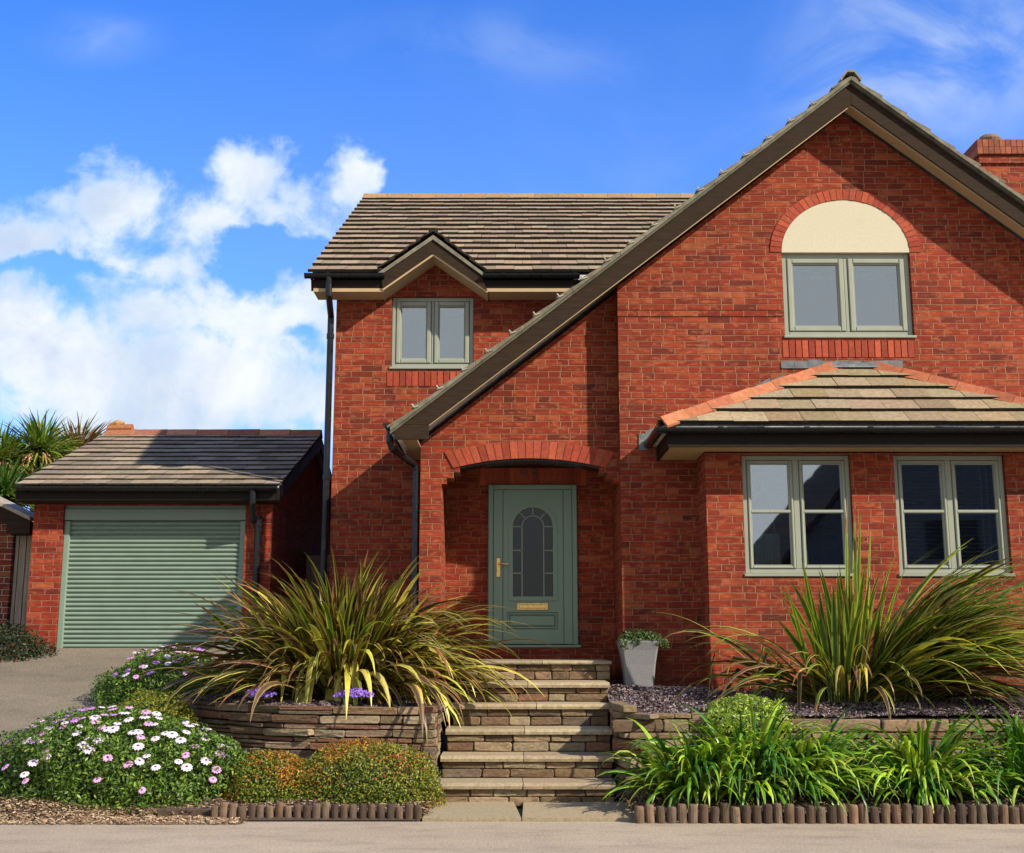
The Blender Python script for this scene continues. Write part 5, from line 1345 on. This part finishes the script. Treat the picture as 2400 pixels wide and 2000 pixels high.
big = zp([(60, 940), (175, 980), (180, 1018), (228, 912), (298, 850), (305, 880), (185, 790), (225, 792), (268, 790), (270, 750), (175, 730), (240, 660), (170, 693), (245, 705), (315, 718), (120, 755), (50, 790), (15, 828),
          (320, 630), (355, 680), (410, 688), (398, 712), (480, 745), (505, 705), (510, 660), (545, 770), (520, 815), (575, 825), (560, 840), (612, 786), (608, 1010), (670, 885), (590, 655), (590, 680), (630, 712), (662, 722), (700, 722),
          (725, 690), (645, 640), (690, 610), (625, 594), (685, 570), (790, 598), (765, 630), (790, 668), (820, 740), (850, 738), (865, 768), (850, 820), (790, 922), (860, 905), (900, 875), (955, 940), (875, 1070), (890, 625), (885, 655), (955, 635), (970, 660), (910, 692), (940, 695),
          (950, 777), (1010, 748), (1050, 755), (1100, 787), (1125, 688), (1150, 705), (1185, 700), (1135, 742), (1185, 822), (1130, 872), (1090, 908), (1138, 940), (1275, 708), (1230, 755), (1245, 782), (1330, 822), (1370, 828), (1435, 842), (1330, 868), (1250, 905), (1310, 955), (1290, 1010),
          (385, 625), (430, 645), (505, 598), (555, 600), (440, 612), (395, 668), (470, 670), (700, 640)])
purp = set(range(82, 90)) | {15, 16, 18}
daisy_bush('daisy_bush', 'large daisy bush covered in white and mauve flowers at the road edge', (PX(262, 1850, 10.75), 10.75, .13), (1.08, .60, .645), big[:94], 46000, 1.5, purp)
upb = zp([(830, 220), (850, 245), (815, 280), (885, 200), (930, 260), (960, 235), (1010, 195), (1040, 190), (1030, 270), (1060, 215), (1000, 200), (1095, 240), (1140, 248), (1165, 240), (1110, 285), (1075, 300), (1035, 312), (965, 305), (900, 330), (930, 362), (850, 385), (800, 350), (725, 375), (880, 325),
          (1150, 200), (1220, 190), (1210, 215), (1285, 245), (1200, 275), (1230, 328), (1145, 365), (1330, 285), (1345, 300), (1400, 320), (1180, 300), (790, 372), (1500, 155), (1270, 175)])
daisy_bush('daisy_bush', 'smaller mauve flowered daisy bush higher up by the driveway, left of the bronze leaved clump', (-3.75, 13.15, .80), (.74, .60, .50), upb, 24000, 6.5, set((6, 7, 9, 24, 25, 26, 22, 21, 19, 37, 17)))
# trailing bits of the same colour along the drive
tf = zp([(745, 492), (680, 525), (660, 540), (690, 515), (640, 545)])
daisy_bush('daisy_bush', 'thin straggling purple daisy sprig between the two daisy bushes', (-4.02, 11.85, .52), (.36, .25, .17), tf, 2500, 9.5, {0, 1, 2, 3, 4})

def blue_mat(label, px, py, Y, w_, n, seed):
    c = P(px, py, Y); root = thing('aubretia', label, 'flowering plant', c, 'small purple flowered plants on the curved wall')
    f = NB(); p, nn, d, k = dome_points(900, c, (w_*1.15, .09, .05), seed=seed); leaves(f, p, nn, .016, pick([(.06, .10, .03), (.12, .14, .04)], [1, 1], len(p))); f.build('foliage', M['leaf'], root)
    f = NB(); p, nn, d, k = dome_points(n, (c[0], c[1]-.01, c[2]+.008), (w_, .08, .045), shell=(.6, 1.35), seed=seed, low=.0, lump=.35); leaves(f, p, nn*.5+np.array([0, -.6, .5]), .020, pick([(.25, .12, .62), (.38, .22, .78), (.18, .08, .5)], [3, 2, 1], len(p)), aspect=.9, spread=.4); f.build('blossom', M['petal'], root)
blue_mat('small purple flowered mat on the left end of the curved wall', 608, 1634, 11.42, .10, 420, 1.0)
blue_mat('small purple flowered mat on the curved wall nearer the steps', 832, 1634, 11.22, .13, 560, 2.0)

# strap-leaved plants
def blade(nb_, base, az, el, L, w_, droop, cc, ce, n=9, kink=None, fold=.25, side=0.0, tipcol=None):
    base = np.array(base, float); p = base.copy(); pts = []; ws = []
    e = el; a = az; ds = L/n
    for i in range(n+1):
        f = i/n; pts.append(p.copy())
        ws.append(w_*(min(1, .55+f*1.8) if f < .25 else (1.0 if f < .6 else max(.05, 1-((f-.6)/.4)**1.6))))
        e -= droop*(f**1.3)*(1.7/n)*2
        if kink is not None and i == int(kink[0]*n): e = -kink[1]
        e = max(e, -1.45); a += side/n
        p = p+ds*np.array([cos(e)*sin(a), -cos(e)*cos(a), sin(e)])
    pts = np.array(pts); T = np.gradient(pts, axis=0); T /= np.linalg.norm(T, axis=1, keepdims=True)+1e-9
    S = np.array([cos(a), sin(a), 0.0]); S = S+np.zeros_like(T)
    tw = nr.uniform(-.55, .55)
    N = np.cross(S, T); N /= np.linalg.norm(N, axis=1, keepdims=True)+1e-9
    S2 = S*cos(tw)+N*sin(tw); N2 = -S*sin(tw)+N*cos(tw)
    ws = np.array(ws)[:, None]
    offs = [(-1.0, fold), (-.60, fold*.6), (0, 0), (.60, fold*.6), (1.0, fold)]
    V = np.stack([pts+S2*ws*.5*o+N2*ws*.5*h for o, h in offs], 1).reshape(-1, 3)
    F = []; C = []
    for i in range(n):
        for j in range(4):
            F.append((i*5+j, i*5+j+1, (i+1)*5+j+1, (i+1)*5+j)); c = ce if j in (0, 3) else cc
            if tipcol is not None and i > n*.75: c = tipcol
            C.append(c)
    nb_.grid(V, np.array(F), np.array(C))
def vary(c, a=.25): return np.array(c)*nr.uniform(1-a, 1+a)*nr.uniform(.9, 1.1, 3)

def flax(label, base, spec, group):
    root = thing('flax_plant', label, 'plant', base, group)
    nb_ = NB()
    for (n, az_f, el_f, L_f, w_f, dr_f, pal, kink) in spec:
        for _ in range(n):
            az = az_f(); el = el_f(); rr = abs(nr.normal(0, .16)); b = (base[0]+rr*sin(az)*1.6+nr.normal(0, .05), base[1]-rr*cos(az)*.7+nr.normal(0, .05), base[2]-.02)
            cc, ce = pal[nr.integers(len(pal))]
            kk_ = None if kink is None or nr.random() > kink[0] else (nr.uniform(kink[1], kink[2]), nr.uniform(.9, 1.4))
            tip = vary((.24, .13, .05)) if nr.random() < .2 else None
            blade(nb_, b, az, el, L_f(), w_f(), dr_f(), vary(cc), vary(ce, .15), n=11, kink=kk_, side=nr.normal(0, .18), tipcol=tip)
    nb_.build('leaves', M['blade'], root, smooth=False)
    mb = MB()
    for k in range(14):
        a = rng.uniform(0, 2*pi); x, y = base[0]+rng.uniform(-.3, .3), base[1]+rng.uniform(-.12, .12); mb.tube([(x, y, base[2]-.03), (x+.03*cos(a), y+.03*sin(a), base[2]+.10), (x+.06*cos(a), y+.05*sin(a), base[2]+.22)], [.05, .042, .02], 7, (.07, .05, .03))
    mb.build('leaf_base', M['twig'], root)
U_ = lambda a, b: (lambda: nr.uniform(a, b))
OLV = [((.045, .042, .016), (.42, .36, .06)), ((.030, .036, .014), (.30, .26, .045)), ((.085, .085, .022), (.50, .43, .09)), ((.05, .036, .020), (.26, .17, .05)), ((.09, .058, .03), (.34, .20, .07)), ((.08, .13, .02), (.40, .40, .06))]
YEL = [((.48, .45, .07), (.60, .55, .12)), ((.38, .37, .055), (.55, .47, .09)), ((.55, .46, .10), (.62, .52, .16))]
GRN = [((.075, .15, .018), (.40, .42, .05)), ((.055, .115, .018), (.32, .36, .045)), ((.12, .20, .022), (.48, .47, .07)), ((.085, .072, .025), (.36, .28, .07)), ((.045, .09, .018), (.20, .26, .04))]
BRN = [((.10, .052, .03), (.30, .15, .08)), ((.08, .06, .03), (.33, .22, .10)), ((.14, .09, .045), (.36, .24, .12))]
flax('broad bronze and yellow flax clump spilling over the curved wall left of the steps', (PX(800, 1640, 12.35), 12.35, .86), [
    (220, U_(-1.5, 1.5), U_(.7, 1.5), U_(1.15, 1.68), U_(.042, .076), U_(.3, .9), OLV+GRN[:2]+YEL[:1], None),
    (70, U_(-2.4, 2.4), U_(.9, 1.5), U_(1.0, 1.45), U_(.03, .05), U_(.2, .6), OLV+BRN, None),
    (170, U_(.5, 1.75), U_(.25, 1.1), U_(1.35, 1.95), U_(.042, .076), U_(.7, 1.35), OLV+YEL[:1], None),
    (120, U_(-1.8, -.5), U_(.25, 1.0), U_(1.2, 1.85), U_(.042, .076), U_(.6, 1.2), OLV+BRN, None),
    (60, U_(-1.0, 1.2), U_(.5, 1.2), U_(.9, 1.3), U_(.035, .06), U_(.9, 1.7), OLV, None),
    (34, U_(-.8, 1.3), U_(.6, 1.2), U_(.9, 1.35), U_(.06, .09), U_(.8, 1.4), YEL, (.8, .4, .7)),
    (34, U_(.2, 1.5), U_(.4, .9), U_(1.2, 1.7), U_(.05, .075), U_(1.0, 1.5), YEL, None)], 'big flax plants in the raised beds')
flax('green flax clump with yellow edged leaves blown to the right under the bay windows', (PX(1990, 1635, 11.95), 11.95, .87), [
    (70, U_(-1.0, 1.3), U_(.9, 1.5), U_(.95, 1.5), U_(.042, .076), U_(.1, .5), GRN, None),
    (210, U_(.6, 1.8), U_(.45, 1.1), U_(1.5, 2.3), U_(.042, .076), U_(.35, .95), GRN, None),
    (130, U_(.9, 1.9), U_(.2, .75), U_(1.5, 2.3), U_(.042, .076), U_(.4, 1.1), GRN[2:]+BRN+OLV[:2], None),
    (34, U_(-1.9, -.9), U_(.35, .9), U_(1.2, 1.75), U_(.042, .076), U_(.6, 1.3), OLV+GRN, (.25, .5, .7)),
    (30, U_(-.8, 1.0), U_(.4, 1.0), U_(.8, 1.3), U_(.03, .055), U_(1.0, 1.7), YEL+OLV, None),
    (5, U_(-.1, .12), U_(1.35, 1.5), U_(1.7, 2.05), U_(.045, .06), U_(.0, .12), GRN, None),
    (12, U_(.5, 1.6), U_(.5, .9), U_(1.4, 1.9), U_(.04, .06), U_(.9, 1.4), YEL, None)], 'big flax plants in the raised beds')

AG = [((.085, .21, .014), (.12, .26, .018)), ((.15, .30, .018), (.19, .36, .025)), ((.035, .11, .014), (.05, .15, .018)), ((.28, .42, .025), (.34, .48, .04))]
AGY = [((.34, .38, .06), (.42, .46, .1)), ((.26, .33, .04), (.32, .4, .06))]
def strap(label, x, y, n, L, spread=1.0, dark=False, ht=1.0):
    z = zr(x, y); root = thing('strap_leaf_clump', label, 'plant', (x, y, z), 'green strap leaved clumps behind the long log edging')
    nb_ = NB(); pal = [AG[0], AG[2], AG[2]] if dark else AG
    for _ in range(n):
        az = nr.uniform(-pi, pi) if nr.random() < .35 else nr.uniform(-1.7, 1.7); el = nr.uniform(.35, 1.45); r = abs(nr.normal(0, .09))
        cc, ce = pal[nr.integers(len(pal))] if nr.random() > .14 else AGY[nr.integers(2)]
        blade(nb_, (x+r*sin(az)*2.0, y-r*cos(az)*.8, z), az, el*ht, L*nr.uniform(.65, 1.2), nr.uniform(.026, .045), nr.uniform(.6, 1.8), vary(cc), vary(ce), n=8, side=nr.normal(0, .2), fold=.35)
    nb_.build('leaves', M['blade'], root)
strap('bright green strap leaved clump next to the right hand wall end by the steps', 1.60, 10.45, 230, .76)
strap('widest bright green strap leaved clump, in front of the thyme mound', 2.08, 10.5, 330, .86)
strap('bright green strap leaved clump just right of the thyme mound', 2.52, 10.5, 260, .76)
strap('dark green strap leaved clump set back between brighter ones, mid way along the edging', 2.98, 10.9, 60, .42, dark=True)
strap('lush strap leaved clump below the base of the blown flax', 3.55, 10.5, 300, .80)
strap('upright strap leaved clump under the right hand bay window', 4.02, 10.9, 50, .42, dark=True)
strap('dark upright strap leaved clump at the right edge of the photo', 4.48, 10.5, 200, .86, dark=True, ht=1.15)
strap('low strap leaved clump beyond the dark one at the right edge', 4.95, 10.5, 160, .75)
# dry twiggy stems beside the steps
tw = MB()
for k in range(46):
    x, y = 1.05+rng.uniform(-.06, .4), 10.35+rng.uniform(-.25, .35); a = rng.uniform(0, 2*pi); l = rng.uniform(.08, .26)
    tw.tube([(x, y, zr(x, y)), (x+.4*l*cos(a), y+.4*l*sin(a), zr(x, y)+.5*l), (x+l*cos(a), y+l*sin(a), zr(x, y)+rng.uniform(.0, .25)*l)], .0035, 4, jit((.12, .085, .055), .4))
tw.build('dry_stems', M['twig'], None, label='tangle of bare brown stems at the foot of the steps, right side', category='dead plant')
# planter plant
pr_ = thing('trailing_plant', 'bushy small leaved green plant spilling over the grey planter', 'plant', (cx, cy, zt-.05))
nb_ = NB(); p, nn, d, k = dome_points(2600, (cx+.02, cy, zt), (.22, .19, .10), shell=(.4, 1.1), seed=2, lump=.25); leaves(nb_, p, nn, .030, pick([(.05, .095, .02), (.035, .065, .018), (.09, .14, .03)], [3, 3, 1], len(p)), aspect=.7)
for (ax_, ay_, ln, n_) in ((-.17, -.2, .10, 120), (.20, -.2, .07, 90), (-.02, -.21, .06, 70), (.27, -.08, .10, 130)):
    q_ = np.stack([cx+ax_+nr.normal(0, .022, n_), cy+ay_+nr.normal(0, .015, n_), zt+.02-nr.random(n_)*ln], 1); leaves(nb_, q_, np.tile([0, -1, .3], (n_, 1)), .026, pick([(.05, .095, .02), (.09, .14, .03)], [3, 2], n_), aspect=.7)
nb_.build('foliage', M['leaf'], pr_)
mb = MB()
for k in range(12): a = rng.uniform(0, 2*pi); mb.tube([(cx, cy, zt-.05), (cx+.1*cos(a), cy+.1*sin(a), zt+.05), (cx+.2*cos(a), cy+.17*sin(a), zt+.06)], .004, 4)
mb.build('stem', M['stemwood'], pr_)

# cabbage palms beyond the garage
def palm(label, px, py, Y, R, n, pal, skirt, bloom=0, up_bias=0.0):
    h = P(px, py, Y); root = thing('cabbage_palm', label, 'tree', (h.x, Y, 1.0), 'cabbage palms beyond the garage')
    tk = MB(); tk.tube([(h.x+.15, Y+.05, .8), (h.x+.08, Y, 2.0), (h.x, Y, h.z-.05), (h.x, Y, h.z+.12)], [.16, .12, .10, .05], 10); tk.build('trunk', M['trunk'], root)
    nb_ = NB()
    for _ in range(n):
        az = nr.uniform(-pi, pi); el = np.arcsin(nr.uniform(-.55 if skirt else -.2, 1.0)); cc = pal[nr.integers(len(pal))]
        if el < -.1 and nr.random() < .5: cc = ((.36, .21, .09), (.46, .28, .12))
        blade(nb_, (h.x+nr.normal(0, .05), Y+nr.normal(0, .05), h.z+nr.normal(0, .06)), az, el, R*nr.uniform(.8, 1.12), nr.uniform(.03, .048), nr.uniform(.1, .6), vary(cc[0]), vary(cc[1]), n=5, fold=.3)
    nb_.build('crown', M['blade'], root)
    if bloom:
        fm = MB()
        for k in range(bloom):
            a = rng.uniform(-1.6, 1.6); x, y, z = h.x, Y-.1, h.z-.05; pts = [(x, y, z)]; e = rng.uniform(-.2, .5)
            for q_ in range(5): x += .13*sin(a)*cos(e); y -= .13*cos(a)*cos(e); z += .13*sin(e); e -= .5; a += rng.uniform(-.3, .3); pts.append((x, y, z))
            fm.tube(pts, [.016, .015, .013, .011, .009, .006], 5, jit((.56, .30, .17), .2))
        fm.build('flower_stalks', M['twig'], root)
PG1 = [((.08, .16, .02), (.12, .21, .03)), ((.045, .09, .018), (.07, .13, .02)), ((.16, .25, .03), (.20, .28, .05)), ((.22, .26, .04), (.28, .30, .06))]
PG2 = [((.08, .12, .025), (.14, .16, .04)), ((.20, .09, .04), (.30, .14, .06)), ((.12, .14, .03), (.2, .2, .05)), ((.28, .13, .07), (.34, .18, .09))]
palm('tallest green cabbage palm above the left end of the garage roof', 92, 1066, 21.5, .88, 520, PG1, True, 30)
palm('cabbage palm with pinkish dry flower stalks at the left edge', -8, 1085, 21.0, .85, 380, PG1, True, 70)
palm('cabbage palm with reddish leaf tips just behind the garage ridge end', 180, 1070, 22.5, .85, 340, PG2, False)
palm('lower dark green cabbage palm above the outbuilding roof', 5, 1165, 20.2, .85, 360, [PG1[1], PG1[1], PG1[0]], True)
palm('short cabbage palm in shade between outbuilding and garage', 95, 1150, 21.2, .72, 260, [PG1[1], PG1[0]], True)
# low leafy bush glimpsed under the garage eave
shrub('leafy_bush', 'yellow leaved bush glimpsed between garage eave and outbuilding roof', 'shrub', (PX(70, 1195, 19.6), 19.6, 2.75), (.45, .3, .5), 1500, .10, lambda p, d, k: pick([(.32, .30, .04), (.14, .18, .03), (.07, .1, .02)], [2, 2, 2], len(p)), seed=3.3)

# house across the road, mirrored in the bay windows
oh = thing('opposite_house', 'dull rendered house with steep dark roof across the road', 'house', (14.6, -15, 0))
w = MB(); w.prism([(9.8, 0), (20.6, 0), (20.6, 4.6), (15.2, 10.6), (9.8, 4.6)], -15, -24); w.build('wall', M['pale_wall'], oh)
r_ = MB(); r_.prism([(9.1, 3.95), (15.2, 10.75), (21.3, 3.95), (21.3, 4.15), (15.2, 11.0), (9.1, 4.15)], -14.5, -24.5); r_.build('roof', M['slate'], oh)
for (x, z) in ((11, 1), (16.6, 1), (14.3, 4.2)):
    f = MB(); f.prism([(x, z), (x+1.8, z), (x+1.8, z+1.3), (x, z+1.3)], -14.94, -14.999, [[(x+.08, z+.08), (x+.86, z+.08), (x+.86, z+1.22), (x+.08, z+1.22)], [(x+.94, z+.08), (x+1.72, z+.08), (x+1.72, z+1.22), (x+.94, z+1.22)]]); wf = f.build('window', M['slate'], oh)
    g_ = MB(); g_.box(x+.08, x+1.72, -14.975, -14.985, z+.08, z+1.22); g_.build('pane', M['slate'], wf)
f = MB(); f.box(14.2, 15.2, -14.96, -14.999, 0, 2.1); f.build('door', M['sage_door'], oh)
